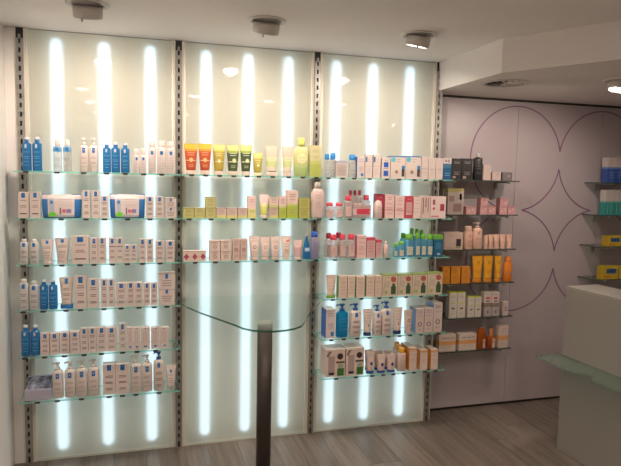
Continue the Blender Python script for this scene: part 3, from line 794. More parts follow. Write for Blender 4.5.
# --- left bay
K('carton', 'box', 'white carton with blue square', 'box', bands=[(1, WHITE)], dec={EM: E1, P: T1})
K('carton_stripe', 'box', 'white carton, blue square, black strip', 'box', bands=[(1, WHITE)], dec={EM: E1, P: lines([.68, .48, .42]) + [('r', -.65, .65, .15, .19, (.12, .09, .09))]})
K('carton_line', 'box', 'white carton with dark line', 'box', bands=[(1, WHITE)], dec={EM: E1, P: [('r', -.95, .95, .65, .675, (.16, .06, .12))] + lines([.5, .45, .25, .2])})
K('carton_lowmark', 'box', 'slim white carton, blue low mark', 'box', bands=[(1, WHITE)], dec={EM: [('r', -.35, .35, .10, .17, BLUE), ('r', -.12, .12, .93, .99, BLUE)], P: [('r', -.4, -.34, .3, .85, TXT), ('r', .1, .16, .3, .85, TXT)]})
K('carton_big', 'box', 'large white carton with blue label', 'box', bands=[(1, WHITE)], d=.055, dec={EM: [('r', -.33, .33, .80, .99, BLUE), ('r', -.12, .12, .92, .96, (.75, .75, .78))], P: lines([.62, .57, .42, .38, .2, .16])})
K('carton_wide', 'box', 'wide white carton underneath', 'box', bands=[(1, WHITE)], d=.05, dec={EM: [('r', -.16, .16, .72, .96, BLUE)], P: lines([.55, .4, .25], t=.04)})
K('carton_upper', 'box', 'wide white carton stacked on top', 'box', bands=[(1, WHITE)], d=.05, dec={EM: [('r', -.16, .16, .62, .92, BLUE)], P: lines([.5, .35, .2], t=.04)})
K('blue_bottle', 'bottle', 'translucent blue bottle', 'bottle', body=C_BLUE, cap=C_WHITE, sh=.84, neck=.5, capw=.5, capc=BLUE, captop=(.78, .80, .84), dec={EM: [('r', -.28, .12, .80, .93, (.60, .66, .78))], P: lines([.66, .5, .44, .32, .2], (.12, .36, .62))})
K('clear_bottle', 'bottle', 'clear bottle with blue top band', 'bottle', body=C_CLEAR, sh=.82, neck=.62, capw=.62, capc=(.82, .78, .76), dec={EM: [('r', -.9, .9, .76, .96, (.12, .38, .66)), ('r', -.35, .35, .8, .93, BLUE)], P: lines([.5, .44, .2])})
K('white_pump', 'pump', 'white pump bottle, blue square', 'bottle', body=(.80, .74, .71), head=(.82, .78, .75), dec={EM: [('r', -.32, .32, .70, .89, BLUE), ('r', -.07, .07, .785, .825, (.75, .75, .78))], P: lines([.55, .5, .36, .31, .2], (.45, .40, .42)) })
K('blue_pump', 'pump', 'white bottle with blue pump', 'bottle', body=(.80, .72, .69), head=(.03, .12, .42), dec={EM: [('r', -.26, .26, .76, .92, BLUE)], P: lines([.6, .55, .4, .35, .2, .15])})
K('aqua_pump', 'pump', 'aqua gel bottle with blue pump', 'bottle', body=C_AQUA, head=(.03, .10, .36), dec={P: lines([.7, .6, .45, .3], (.05, .22, .42))})
K('spray_can', 'can', 'tall white spray can', 'can', body=(.78, .74, .73), capc=(.74, .70, .69), sh=.80, dec={EM: [('r', -.32, .32, .72, .86, BLUE)], P: lines([.6, .52, .4, .3, .2], (.55, .48, .52))})
K('spray_can_small', 'can', 'small white spray can', 'can', body=(.80, .75, .74), capc=(.76, .72, .71), sh=.76, dec={EM: [('r', -.32, .32, .70, .86, BLUE)], P: lines([.55, .45, .3], (.55, .48, .52))})
K('label_bottle', 'bottle', 'milky bottle with blue square', 'bottle', body=C_WHITE, sh=.90, neck=.6, capw=.6, capc=(.82, .80, .79), dec={EM: [('r', -.34, .34, .78, .95, BLUE)], P: lines([.58, .52, .36, .3, .12])})
K('tube_square', 'tube', 'white tube with blue square', 'tube', bands=[(1, (.80, .73, .70))], capc=(.78, .72, .69), dec={EM: [('r', -.22, .22, .80, .95, BLUE)], P: lines([.66, .6, .42, .36, .25, .15])})
K('tube_bluecap', 'tube', 'white tube with blue cap', 'tube', bands=[(1, (.80, .72, .66))], capc=DEEP, capw=.44, dec={EM: [('r', -.22, .22, .76, .95, BLUE)], P: lines([.6, .54, .4, .34, .2])})
K('tube_clearcap', 'tube', 'small white tube with blue square', 'tube', bands=[(1, (.80, .73, .71))], capc=C_CLEAR, dec={EM: [('r', -.2, .2, .66, .8, BLUE)], P: lines([.55, .4, .3, .2])})
K('pouch', 'pouch', 'blue-ended cosmetic pouch set', 'pouch')
K('leaflet_display', 'leaflet', 'lilac leaflet box with photo top', 'leaflets')
# --- middle bay
K('tube_orange', 'tube', 'orange-red tube with yellow top', 'tube', bands=[(.72, (.50, .085, .03)), (.80, (.68, .27, .035)), (1, (.74, .44, .045))], capc=(.75, .60, .52), dec={P: lines([.66, .58], (.80, .42, .25)) + [('r', -.9, .9, .36, .385, (.8, .6, .4)), ('d', 0, .39, .34, .34, (.80, .50, .22))] + lines([.2, .14], (.75, .35, .2))})
K('tube_olive', 'tube', 'olive tube with lime top', 'tube', bands=[(.74, (.42, .32, .05)), (.80, (.55, .50, .10)), (1, (.56, .58, .20))], capc=(.76, .62, .54), dec={P: lines([.66, .58], (.7, .66, .4)) + [('r', -.9, .9, .34, .36, (.75, .7, .5)), ('d', 0, .37, .3, .3, (.72, .70, .42))]})
K('tube_dark', 'tube', 'dark green tube with lime top', 'tube', bands=[(.70, (.055, .085, .03)), (.78, (.30, .38, .06)), (1, (.54, .58, .22))], capc=(.74, .66, .58), dec={P: lines([.68, .60], (.62, .66, .5)) + [('r', -.9, .9, .34, .37, (.7, .72, .55)), ('d', .2, .40, .36, .36, (.62, .64, .35))] + lines([.2, .14], (.4, .45, .3))})
K('tube_olive_small', 'tube', 'small olive tube', 'tube', bands=[(.72, (.42, .36, .06)), (1, (.56, .58, .20))], capc=(.76, .70, .50), dec={P: lines([.62, .5], (.7, .66, .4)) + [('d', 0, .36, .3, .3, (.78, .74, .5))]})
K('tube_whitegreen', 'tube', 'cream tube fading to lime', 'tube', bands=[(.20, (.80, .76, .66)), (.42, (.56, .62, .28)), (.58, (.66, .68, .42)), (1, (.72, .68, .56))], capc=(.80, .68, .62), dec={P: lines([.84, .74, .66, .5], (.55, .52, .42))})
K('bottle_yellow', 'barrel', 'big yellow-green bottle', 'bottle', bands=[(.30, (.44, .56, .22)), (.42, (.52, .60, .26)), (1, (.60, .58, .27))], sh=.80, capc=(.60, .62, .14), dec={P: [('d', 0, .58, .62, .62, (.76, .74, .42))] + lines([.72, .62, .52], (.5, .46, .3), .4)})
K('carton_yellowgreen', 'box', 'tall yellow-green carton', 'box', bands=[(.42, (.44, .50, .12)), (.52, (.52, .55, .2)), (1, (.62, .58, .33))], dec={P: lines([.86, .8, .66, .6, .3], (.45, .45, .2))})
K('lowbox_yellow', 'box', 'low yellow-green box', 'box', bands=[(1, (.56, .54, .22))], d=.05, dec={P: lines([.78, .62, .3], (.45, .38, .15), t=.06)})
K('lowbox_yellow_upper', 'box', 'low yellow-green box stacked on top', 'box', bands=[(1, (.56, .54, .24))], d=.05, dec={P: lines([.78, .62, .3], (.42, .34, .15), t=.06)})
K('lowbox_pink', 'box', 'low pink box, yellow base', 'box', bands=[(.28, (.66, .60, .25)), (1, (.70, .58, .52))], d=.05, dec={P: lines([.82, .7, .5], (.5, .36, .32), t=.05)})
K('lowbox_pink_upper', 'box', 'low pink box stacked on top', 'box', bands=[(.3, (.66, .62, .28)), (1, (.80, .62, .56))], d=.05, dec={P: lines([.82, .7, .5], (.5, .36, .32), t=.05)})
K('carton_pinkyellow', 'box', 'pink carton with yellow lower half', 'box', bands=[(.42, (.70, .66, .26)), (1, (.80, .60, .56))], dec={P: lines([.84, .74, .3], (.5, .34, .34), t=.03)})
K('tube_pinkyellow', 'tube', 'pink tube with yellow-green lower half', 'tube', bands=[(.42, (.66, .68, .20)), (.55, (.76, .72, .40)), (1, (.84, .66, .62))], capc=(.80, .68, .60), dec={P: lines([.84, .74, .66], (.55, .36, .36))})
K('carton_pinkgreen', 'box', 'pink carton with green lower half', 'box', bands=[(.46, (.46, .56, .08)), (.54, (.60, .62, .25)), (1, (.80, .60, .55))], dec={P: lines([.86, .78, .68, .3, .2], (.5, .34, .3), t=.03)})
K('lowbox_green', 'box', 'low olive-green box', 'box', bands=[(1, (.50, .48, .14))], d=.05, dec={P: lines([.75, .55, .35], (.30, .30, .08), t=.06)})
K('lowbox_green_upper', 'box', 'low olive-green box stacked on top', 'box', bands=[(1, (.50, .47, .13))], d=.05, dec={P: lines([.75, .55, .35], (.30, .30, .08), t=.06)})
K('bottle_pink', 'barrel', 'rounded pale pink bottle', 'bottle', bands=[(1, (.80, .66, .64))], sh=.84, capc=(.82, .72, .70), dec={P: lines([.74, .66, .52, .46, .4, .34], (.5, .36, .38), .5)})
K('lowbox_diamond', 'box', 'low box with red diamond pattern', 'box', bands=[(1, (.76, .60, .54))], d=.06, dec={P: [('q', [(c-.24, .45), (c, .12), (c+.24, .45), (c, .78)], (.46, .08, .12)) for c in (-.74, 0, .74)] + [('q', [(c-.1, .45), (c, .3), (c+.1, .45), (c, .62)], (.7, .5, .45)) for c in (-.37, .37)]})
K('lowbox_script', 'box', 'small square pink box underneath', 'box', bands=[(1, (.74, .58, .53))], d=.05, dec={P: lines([.84, .76], t=.04, col=(.5, .34, .33)) + [('o', 0, .42, .34, .12, (.40, .26, .25))]})
K('lowbox_script_upper', 'box', 'small square pink box on top', 'box', bands=[(1, (.76, .60, .55))], d=.05, dec={P: lines([.84, .76], t=.04, col=(.5, .34, .33)) + [('o', 0, .42, .34, .12, (.40, .26, .25))]})
K('carton_ring', 'box', 'pink carton with dark ring', 'box', bands=[(1, (.74, .58, .54))], dec={P: [('o', 0, .50, .5, .2, (.24, .12, .14))] + lines([.9, .84, .76, .25, .18], (.5, .35, .35))})
K('tube_ring', 'tube', 'pale pink tube with dark ring', 'tube', bands=[(1, (.82, .66, .60))], capc=(.78, .66, .60), dec={P: [('o', 0, .47, .38, .14, (.24, .11, .13))] + lines([.88, .78, .72, .25, .18], (.5, .35, .35))})
K('tube_wave', 'tube', 'white tube with red swoosh', 'tube', bands=[(1, (.82, .68, .60))], capc=(.76, .62, .54), dec={P: [('q', [(-.1, .78), (.55, .84), (.75, .96), (.6, .74), (.1, .70)], (.75, .14, .14)), ('d', -.3, .30, .22, .22, (.6, .36, .2)), ('d', .25, .30, .22, .22, (.6, .36, .2))] + lines([.62, .5, .18], (.5, .3, .3))})
K('tube_pink', 'tube', 'small pink tube', 'tube', bands=[(.3, (.74, .50, .52)), (.6, (.72, .44, .48)), (1, (.80, .60, .56))], capc=(.78, .62, .58), dec={P: lines([.86, .76, .5, .4], (.5, .28, .34))})
K('spray_blue', 'bottle', 'clear blue bottle, conical shoulders', 'bottle', body=C_BLUE, sh=.88, neck=.3, capw=.34, capc=(.70, .76, .82), cone=True, dec={P: [('r', -.7, .7, .34, .5, (.45, .62, .8))]})
K('bottle_lilac', 'bottle', 'lilac bottle with blue cap', 'bottle', body=C_LILAC, sh=.80, neck=.8, capw=.86, capc=(.02, .10, .50), dec={P: lines([.8, .7, .6, .4, .3], (.32, .30, .46))})
# --- right lit bay
K('bottle_bluecap', 'bottle', 'clear bottle with blue cap', 'bottle', body=C_CLEAR, sh=.76, neck=.7, capw=.84, capc=(.02, .24, .62), dec={P: lines([.7, .6, .5, .3], (.45, .42, .45))})
K('clear_box', 'box', 'clear-fronted pale gift box', 'box', bands=[(1, (.72, .66, .64))], d=.05, dec={'window': [('r', -.8, .8, .10, .78, (.60, .54, .52))], P: lines([.6, .45, .35, .2], (.35, .28, .3)) + [('r', -.95, .95, .88, .96, (.35, .42, .62))]})
K('carton_blueside', 'box', 'white carton with blue side', 'box', bands=[(1, (.78, .72, .71))], side=(.05, .13, .42), dec={EM: [('r', .05, .7, .08, .22, BLUE)], P: lines([.86, .78, .5, .44, .36], (.35, .35, .5))})
K('carton_split', 'box', 'white carton with split front', 'box', bands=[(1, (.80, .73, .70))], dec={EM: [('r', -.95, -.45, .68, .90, (.03, .16, .36))], P: [('r', -1, 1, .50, .515, (.5, .4, .4))] + lines([.8, .7, .4, .3, .2], (.6, .5, .52))})
K('carton_two_blue', 'box', 'white carton with two blue squares', 'box', bands=[(1, (.80, .74, .72))], dec={EM: [('r', -.5, .6, .55, .80, (.03, .12, .52)), ('r', -.5, .6, .12, .38, (.03, .12, .52))], P: lines([.9, .48], TXT)})
K('carton_picture', 'box', 'white carton with coloured bottle picture', 'box', bands=[(.95, (.80, .73, .69)), (1, (.08, .22, .50))], d=.06, dec={P: [('r', .50, .90, .10, .42, (.10, .06, .08)), ('r', .50, .90, .36, .58, (.04, .24, .56)), ('d', -.2, .30, .22, .22, (.34, .22, .18)), ('d', -.66, .84, .3, .3, (.10, .50, .66))] + lines([.86, .76], (.45, .35, .36), .3, u0=-.2)})
K('carton_plain', 'box', 'slim plain white carton', 'box', bands=[(1, (.78, .70, .68))], dec={P: lines([.9, .8, .5, .45, .3], (.6, .5, .5)) + [('r', -1, 1, .46, .475, (.45, .36, .38))]})
K('carton_teal_low', 'box', 'white carton with teal-blue lower part', 'box', bands=[(.18, (.02, .09, .25)), (.55, (.015, .11, .25)), (.74, (.06, .18, .32)), (1, (.76, .70, .68))], dec={P: [('o', -.4, .87, .26, .14, (.04, .06, .16)), ('o', .3, .90, .18, .12, (.04, .06, .16)), ('o', .3, .83, .18, .12, (.04, .06, .16))] + lines([.3, .2], (.3, .5, .65))})
K('bottle_redcap', 'bottle', 'clear bottle with red cap', 'bottle', body=C_PINK, sh=.78, neck=.62, capw=.72, capc=RED, dec={'label': [('r', -.72, .72, .12, .66, (.72, .56, .54))], P: lines([.58, .48, .36], (.6, .2, .22))})
K('bottle_redcap_big', 'bottle', 'big clear bottle with red cap', 'bottle', body=C_PINK, sh=.82, neck=.56, capw=.66, capc=RED, dec={'label': [('r', -.8, .8, .12, .66, (.66, .52, .50))], P: lines([.58, .48, .36], (.6, .2, .22))})
K('gift_pack', 'box', 'wrapped pack with red arrow banner', 'box', bands=[(.25, C_PINK), (.75, (.66, .50, .50)), (1, C_PINK)], d=.045, dec={P: [('q', [(-.6, .30), (.95, .30), (.80, .5), (.95, .72), (-.6, .72)], (.62, .06, .10))] + lines([.58, .45], (.78, .55, .55), t=.05)})
K('bottle_white_round', 'barrel', 'rounded white bottle', 'bottle', bands=[(1, (.80, .66, .63))], sh=.97, capc=(.80, .68, .66), dec={P: lines([.6, .5, .3], (.6, .36, .38))})
K('bottle_white_small', 'barrel', 'small white bottle', 'bottle', bands=[(1, (.82, .66, .63))], sh=.84, capc=(.80, .66, .64), dec={P: lines([.6, .5, .3], (.6, .36, .38))})
K('carton_red', 'box', 'red carton', 'box', bands=[(1, (.58, .07, .11))], dec={'label': [('r', -.7, .7, .15, .72, (.70, .42, .42))], P: lines([.86, .6, .5, .3], (.75, .4, .4))})
K('carton_pink_tall', 'box', 'pink-white carton with red edge', 'box', bands=[(1, (.80, .58, .56))], side=(.50, .05, .10), dec={P: lines([.88, .8, .62, .45, .38, .2], (.66, .26, .3)) + [('r', -.95, .95, .34, .37, (.7, .3, .34))]})
K('carton_pale', 'box', 'pale slim carton', 'box', bands=[(1, (.80, .64, .60))], dec={P: lines([.86, .7, .45, .3], (.62, .36, .38))})
K('carton_barcode', 'box', 'pale carton with dark vertical bars', 'box', bands=[(1, (.78, .62, .59))], dec={P: [('r', -.7, -.5, .2, .92, (.16, .08, .10)), ('r', -.1, .1, .5, .92, (.16, .08, .10)), ('r', .45, .6, .3, .92, (.2, .1, .12))]})
K('carton_redwhite', 'box', 'wide white carton with red patches', 'box', bands=[(1, (.80, .62, .59))], d=.055, dec={P: [('r', .25, .8, .34, .66, (.40, .05, .09)), ('d', -.6, .45, .16, .16, (.62, .08, .12)), ('r', -.75, -.45, .62, .86, (.35, .08, .12)), ('r', -.9, .1, .06, .12, (.6, .2, .25))]})
K('carton_redside', 'box', 'pink carton with red side', 'box', bands=[(1, (.78, .54, .52))], side=(.56, .05, .09), dec={P: lines([.88, .7, .5, .4, .2], (.6, .2, .24))})
K('carton_darkpink', 'box', 'dusky pink carton', 'box', bands=[(.86, (.66, .40, .40)), (1, (.56, .08, .12))], side=(.45, .05, .09), dec={P: lines([.7, .55, .45, .3], (.5, .15, .2))})
K('bottle_greencap', 'bottle', 'pale blue bottle with green cap', 'bottle', body=C_LBLUE, sh=.76, neck=.6, capw=.74, capc=(.16, .44, .04), dec={'label': [('r', -.66, .66, .12, .60, (.62, .58, .48))], P: lines([.5, .4, .3], (.30, .42, .20))})
K('box_teal', 'box', 'dark teal box with green lid', 'box', bands=[(.80, (.015, .12, .24)), (1, (.15, .38, .05))], dec={P: lines([.6, .5, .4], (.2, .42, .55)) + [('r', -.2, .4, .08, .16, (.6, .66, .7))]})
K('tube_greencap', 'tube', 'beige tube with green cap', 'tube', bands=[(1, (.72, .56, .48))], capc=(.20, .42, .06), capw=.44, dec={P: lines([.84, .7, .6, .45, .3], (.45, .36, .30))})
K('carton_greenside', 'box', 'beige carton with green side', 'box', bands=[(1, (.72, .55, .47))], side=(.20, .36, .10), dec={P: lines([.88, .74, .68, .5, .36, .2], (.48, .38, .3))})
K('carton_redcircle', 'box', 'green-topped carton with red circle', 'box', bands=[(.94, (.66, .54, .42)), (1, (.34, .42, .14))], d=.055, dec={P: [('d', .45, .78, .36, .36, (.46, .11, .09)), ('r', .15, .80, .08, .46, (.05, .10, .05)), ('r', .3, .65, .46, .58, (.06, .08, .05)), ('r', -.7, -.05, .40, .70, (.56, .45, .36)), ('d', -.5, .18, .25, .25, (.42, .42, .18)), ('q', [(-.9, .1), (-.82, .1), (-.55, .9), (-.66, .9)], (.42, .40, .30))] + lines([.86], (.4, .3, .25), .2, u0=-.5)})
K('tube_navycap', 'tube', 'beige tube with navy cap', 'tube', bands=[(1, (.72, .57, .50))], capc=NAVY, capw=.40, dec={P: lines([.86, .72, .6, .5, .4], (.35, .32, .4)) + [('d', .1, .3, .2, .2, (.1, .1, .2))]})
K('tube_circle', 'tube', 'beige tube with navy circle', 'tube', bands=[(1, (.72, .58, .52))], capc=(.62, .54, .52), dec={P: [('o', 0, .50, .36, .12, NAVY)] + lines([.85, .75, .25], (.35, .32, .4))})
K('carton_navyring', 'box', 'deep carton with navy ring', 'box', bands=[(1, (.70, .60, .56))], side=(.18, .28, .50), dec={P: [('o', 0, .36, .5, .14, NAVY)] + lines([.9, .84, .7, .15], (.35, .32, .4))})
K('carton_picture_big', 'box', 'large carton with bottle and leaf picture', 'box', bands=[(1, (.68, .54, .48))], dec={P: [('d', .48, .74, .32, .32, (.05, .025, .025)), ('r', .20, .90, .03, .30, (.05, .16, .03)), ('r', .26, .84, .30, .46, (.34, .38, .28)), ('r', -.76, -.08, .14, .76, (.42, .31, .30)), ('r', -.70, -.12, .07, .16, (.04, .025, .06)), ('r', .05, .95, .49, .56, (.10, .06, .05)), ('q', [(-.95, .78), (-.7, .94), (-.4, .94), (-.8, .72)], (.20, .16, .14))]})
K('tube_small_circle', 'tube', 'small navy-circle tube, blue cap', 'tube', bands=[(1, (.72, .58, .53))], capc=(.03, .10, .36), capw=.40, dec={P: [('d', .1, .38, .36, .36, NAVY)] + lines([.84, .74], (.35, .34, .42))})
K('bottle_orangecap', 'bottle', 'white bottle with orange cap', 'bottle', body=(.72, .58, .52), sh=.80, neck=.6, capw=.72, capc=(.74, .34, .03), dec={P: lines([.8, .6, .5, .3, .2], (.5, .4, .36))})
K('carton_orangeside', 'box', 'deep carton with orange side', 'box', bands=[(.9, (.70, .55, .48)), (1, (.72, .60, .52))], side=(.70, .27, .02), dec={P: lines([.84, .7, .5, .4], (.5, .35, .28)) + [('r', -.95, .95, .90, .96, (.72, .32, .06))]})
# --- mauve wall
K('carton_black', 'box', 'black carton with grey print', 'box', bands=[(1, BLACK)], dec={P: lines([.84, .78], (.30, .27, .27)) + lines([.36, .3, .24], (.26, .22, .22)) + [('r', -.8, -.2, .06, .16, (.42, .30, .26))]})
K('bottle_black', 'bottle', 'black bottle with pale cap', 'bottle', body=(.02, .02, .025), sh=.86, neck=.4, capw=.4, capc=(.55, .50, .50), dec={P: lines([.6, .5, .3], (.14, .13, .14))})
K('carton_ivory', 'box', 'ivory carton with round print', 'box', bands=[(1, (.66, .56, .53))], dec={P: [('o', .2, .72, .32, .10, (.42, .32, .32))] + lines([.5, .4, .2], (.5, .4, .4))})
K('carton_grey', 'box', 'small dark grey box', 'box', bands=[(1, (.18, .15, .16))], d=.05, dec={P: [('r', .0, .6, .45, .65, (.40, .30, .36))] + lines([.8, .3], (.3, .26, .28), t=.05)})
K('display_yellow', 'box', 'beige display box with yellow top', 'box', bands=[(.86, (.52, .43, .40)), (1, (.40, .34, .14))], d=.07, dec={P: [('r', -.3, .75, .10, .42, (.36, .22, .20)), ('r', -.85, -.2, .50, .72, (.38, .24, .22)), ('r', .35, .85, .50, .90, (.62, .52, .48)), ('r', .45, .75, .56, .80, (.40, .26, .22))]})
K('lowbox_rose', 'box', 'small rose-patterned box', 'box', bands=[(1, ROSE)], side=(.34, .15, .15), d=.05, dec={P: [('d', -.4, .4, .22, .22, (.72, .50, .48)), ('d', .35, .6, .2, .2, (.72, .50, .48))] + lines([.85], (.45, .2, .22), t=.05)})
K('lowbox_rose_upper', 'box', 'small rose-patterned box stacked on top', 'box', bands=[(1, ROSE)], side=(.34, .15, .15), d=.05, dec={P: [('d', .4, .4, .22, .22, (.72, .50, .48))] + lines([.85, .7], (.45, .2, .22), t=.05)})
K('carton_tan', 'box', 'tan box with dark square', 'box', bands=[(1, (.60, .44, .38))], d=.07, dec={P: [('r', .30, .80, .18, .62, (.05, .03, .04)), ('r', -.8, .1, .15, .70, (.66, .50, .44)), ('r', .3, .8, .06, .16, (.34, .30, .12))] + lines([.82], (.4, .28, .26), .5, t=.03)})
K('bottle_peach', 'bottle', 'peach bottle with V', 'bottle', body=(.74, .47, .36), sh=.80, neck=.84, capw=.84, capc=(.70, .46, .37), dec={P: [('v', 0, .70, .32, (.42, .24, .18))] + lines([.45, .38, .2], (.5, .3, .24))})
K('pump_peach', 'pump', 'peach pump bottle with V', 'bottle', body=(.76, .48, .37), head=(.74, .60, .54), dec={P: [('v', 0, .76, .30, (.42, .24, .18))] + lines([.5, .44, .3, .2], (.5, .3, .24))})
K('tube_peach', 'tube', 'small peach tube', 'tube', bands=[(1, (.74, .46, .36))], capc=(.72, .46, .38), capw=.44, dec={P: [('v', 0, .74, .26, (.48, .27, .20))] + lines([.45, .35, .25], (.55, .33, .26))})
K('carton_orange', 'box', 'orange carton with dark side', 'box', bands=[(1, (.66, .25, .03))], side=(.34, .11, .02), d=.05, dec={P: [('v', 0, .74, .3, (.40, .16, .02))] + lines([.4, .3], (.45, .18, .03))})
K('tube_v', 'tube', 'orange tube with large V', 'tube', bands=[(1, (.80, .36, .02))], capc=(.66, .24, .03), capw=.42, dec={P: [('v', .1, .70, .34, (.32, .16, .03)), ('q', [(-.6, .1), (-.1, .1), (-.55, .8)], (.82, .44, .05))] + lines([.35, .28], (.5, .22, .03))})
K('bottle_orange_spray', 'bottle', 'orange bottle with rounded cap', 'bottle', body=(.76, .22, .02), sh=.78, neck=.9, capw=.72, capc=(.70, .20, .02), dec={P: [('r', -.6, .7, .40, .46, (.35, .25, .25))] + lines([.7, .6, .25], (.82, .42, .1))})
K('carton_yellowtop', 'box', 'white carton with yellow band', 'box', bands=[(.97, (.62, .56, .50)), (1, (.56, .56, .06))], dec={P: [('r', -.5, .5, .55, .60, (.56, .56, .10)), ('r', -.35, .45, .34, .40, (.10, .08, .08))] + lines([.86, .8, .16], (.4, .35, .35))})
K('carton_redmark', 'box', 'white carton with red mark, stacked', 'box', bands=[(.28, (.26, .20, .15)), (1, (.64, .54, .50))], dec={P: [('r', -.5, .5, .55, .68, (.55, .05, .07)), ('r', -.4, .5, .36, .44, (.12, .06, .06))] + lines([.88], (.4, .3, .3), t=.04)})
K('carton_redmark_low', 'box', 'grey patterned carton underneath', 'box', bands=[(1, (.44, .37, .35))], dec={P: [('o', .1, .5, .4, .1, (.25, .2, .2)), ('r', -.2, .1, .3, .6, (.12, .10, .12))]})
K('carton_small_navy', 'box', 'small white carton, navy bars', 'box', bands=[(1, (.66, .56, .54))], dec={P: [('r', -.5, .5, .54, .60, NAVY), ('r', -.5, .5, .36, .42, NAVY)] + lines([.85, .75], (.4, .33, .35))})
K('carton_orangeband', 'box', 'wide white carton with orange band', 'box', bands=[(.40, (.66, .54, .47)), (.62, (.70, .34, .12)), (1, (.66, .54, .47))], d=.06, dec={P: [('r', -.7, -.2, .78, .83, TXT), ('r', -.1, .3, .78, .83, TXT), ('r', .4, .8, .78, .83, TXT), ('d', -.4, .3, .1, .1, (.6, .4, .3)), ('d', .3, .3, .1, .1, (.6, .4, .3))]})
K('carton_orangeband_tall', 'box', 'tall white carton with orange band', 'box', bands=[(.36, (.70, .58, .52)), (.56, (.70, .34, .12)), (1, (.72, .60, .54))], dec={P: lines([.88, .78, .7, .2, .12], (.5, .4, .36))})
K('bottle_orange_round', 'barrel', 'dark orange bottle, rounded top', 'bottle', bands=[(1, C_AMBER)], sh=.98, capc=(.55, .12, .02), dec={'label': [('r', .1, .8, .05, .48, (.62, .42, .34))], P: [('r', .2, .7, .3, .4, (.55, .25, .1))]})
K('bottle_dropper', 'bottle', 'orange dropper bottle', 'bottle', body=C_AMBER, sh=.60, neck=.34, capw=.36, capc=(.62, .20, .08), dec={'label': [('r', -.1, .8, .05, .85, (.64, .46, .38))], P: [('r', .0, .6, .5, .65, (.60, .25, .1))]})
K('pack_blue', 'box', 'white pack with blue lower part', 'box', bands=[(.55, (.03, .08, .32)), (.62, (.15, .22, .45)), (1, (.52, .45, .43))], d=.06, dec={P: lines([.86, .76], (.55, .3, .2)) + lines([.4, .3, .2], (.2, .3, .55)) + [('r', -.04, .04, .02, .55, (.15, .22, .5))]})
K('pack_teal', 'box', 'white pack with teal lower part', 'box', bands=[(.50, (.03, .27, .25)), (.56, (.2, .42, .4)), (1, (.52, .46, .44))], d=.06, dec={P: lines([.86, .76, .68], (.5, .3, .3)) + [('r', -.5, -.4, .04, .46, (.3, .5, .48)), ('r', .3, .4, .04, .46, (.3, .5, .48))]})
K('box_yellow', 'box', 'yellow box with blue label', 'box', bands=[(1, (.60, .42, .03))], side=(.45, .30, .02), d=.06, dec={'label': [('r', -.55, .75, .42, .82, (.05, .14, .30))], P: [('r', -.4, .5, .58, .66, (.55, .55, .5)), ('r', -.8, .1, .1, .28, (.62, .22, .04))]})

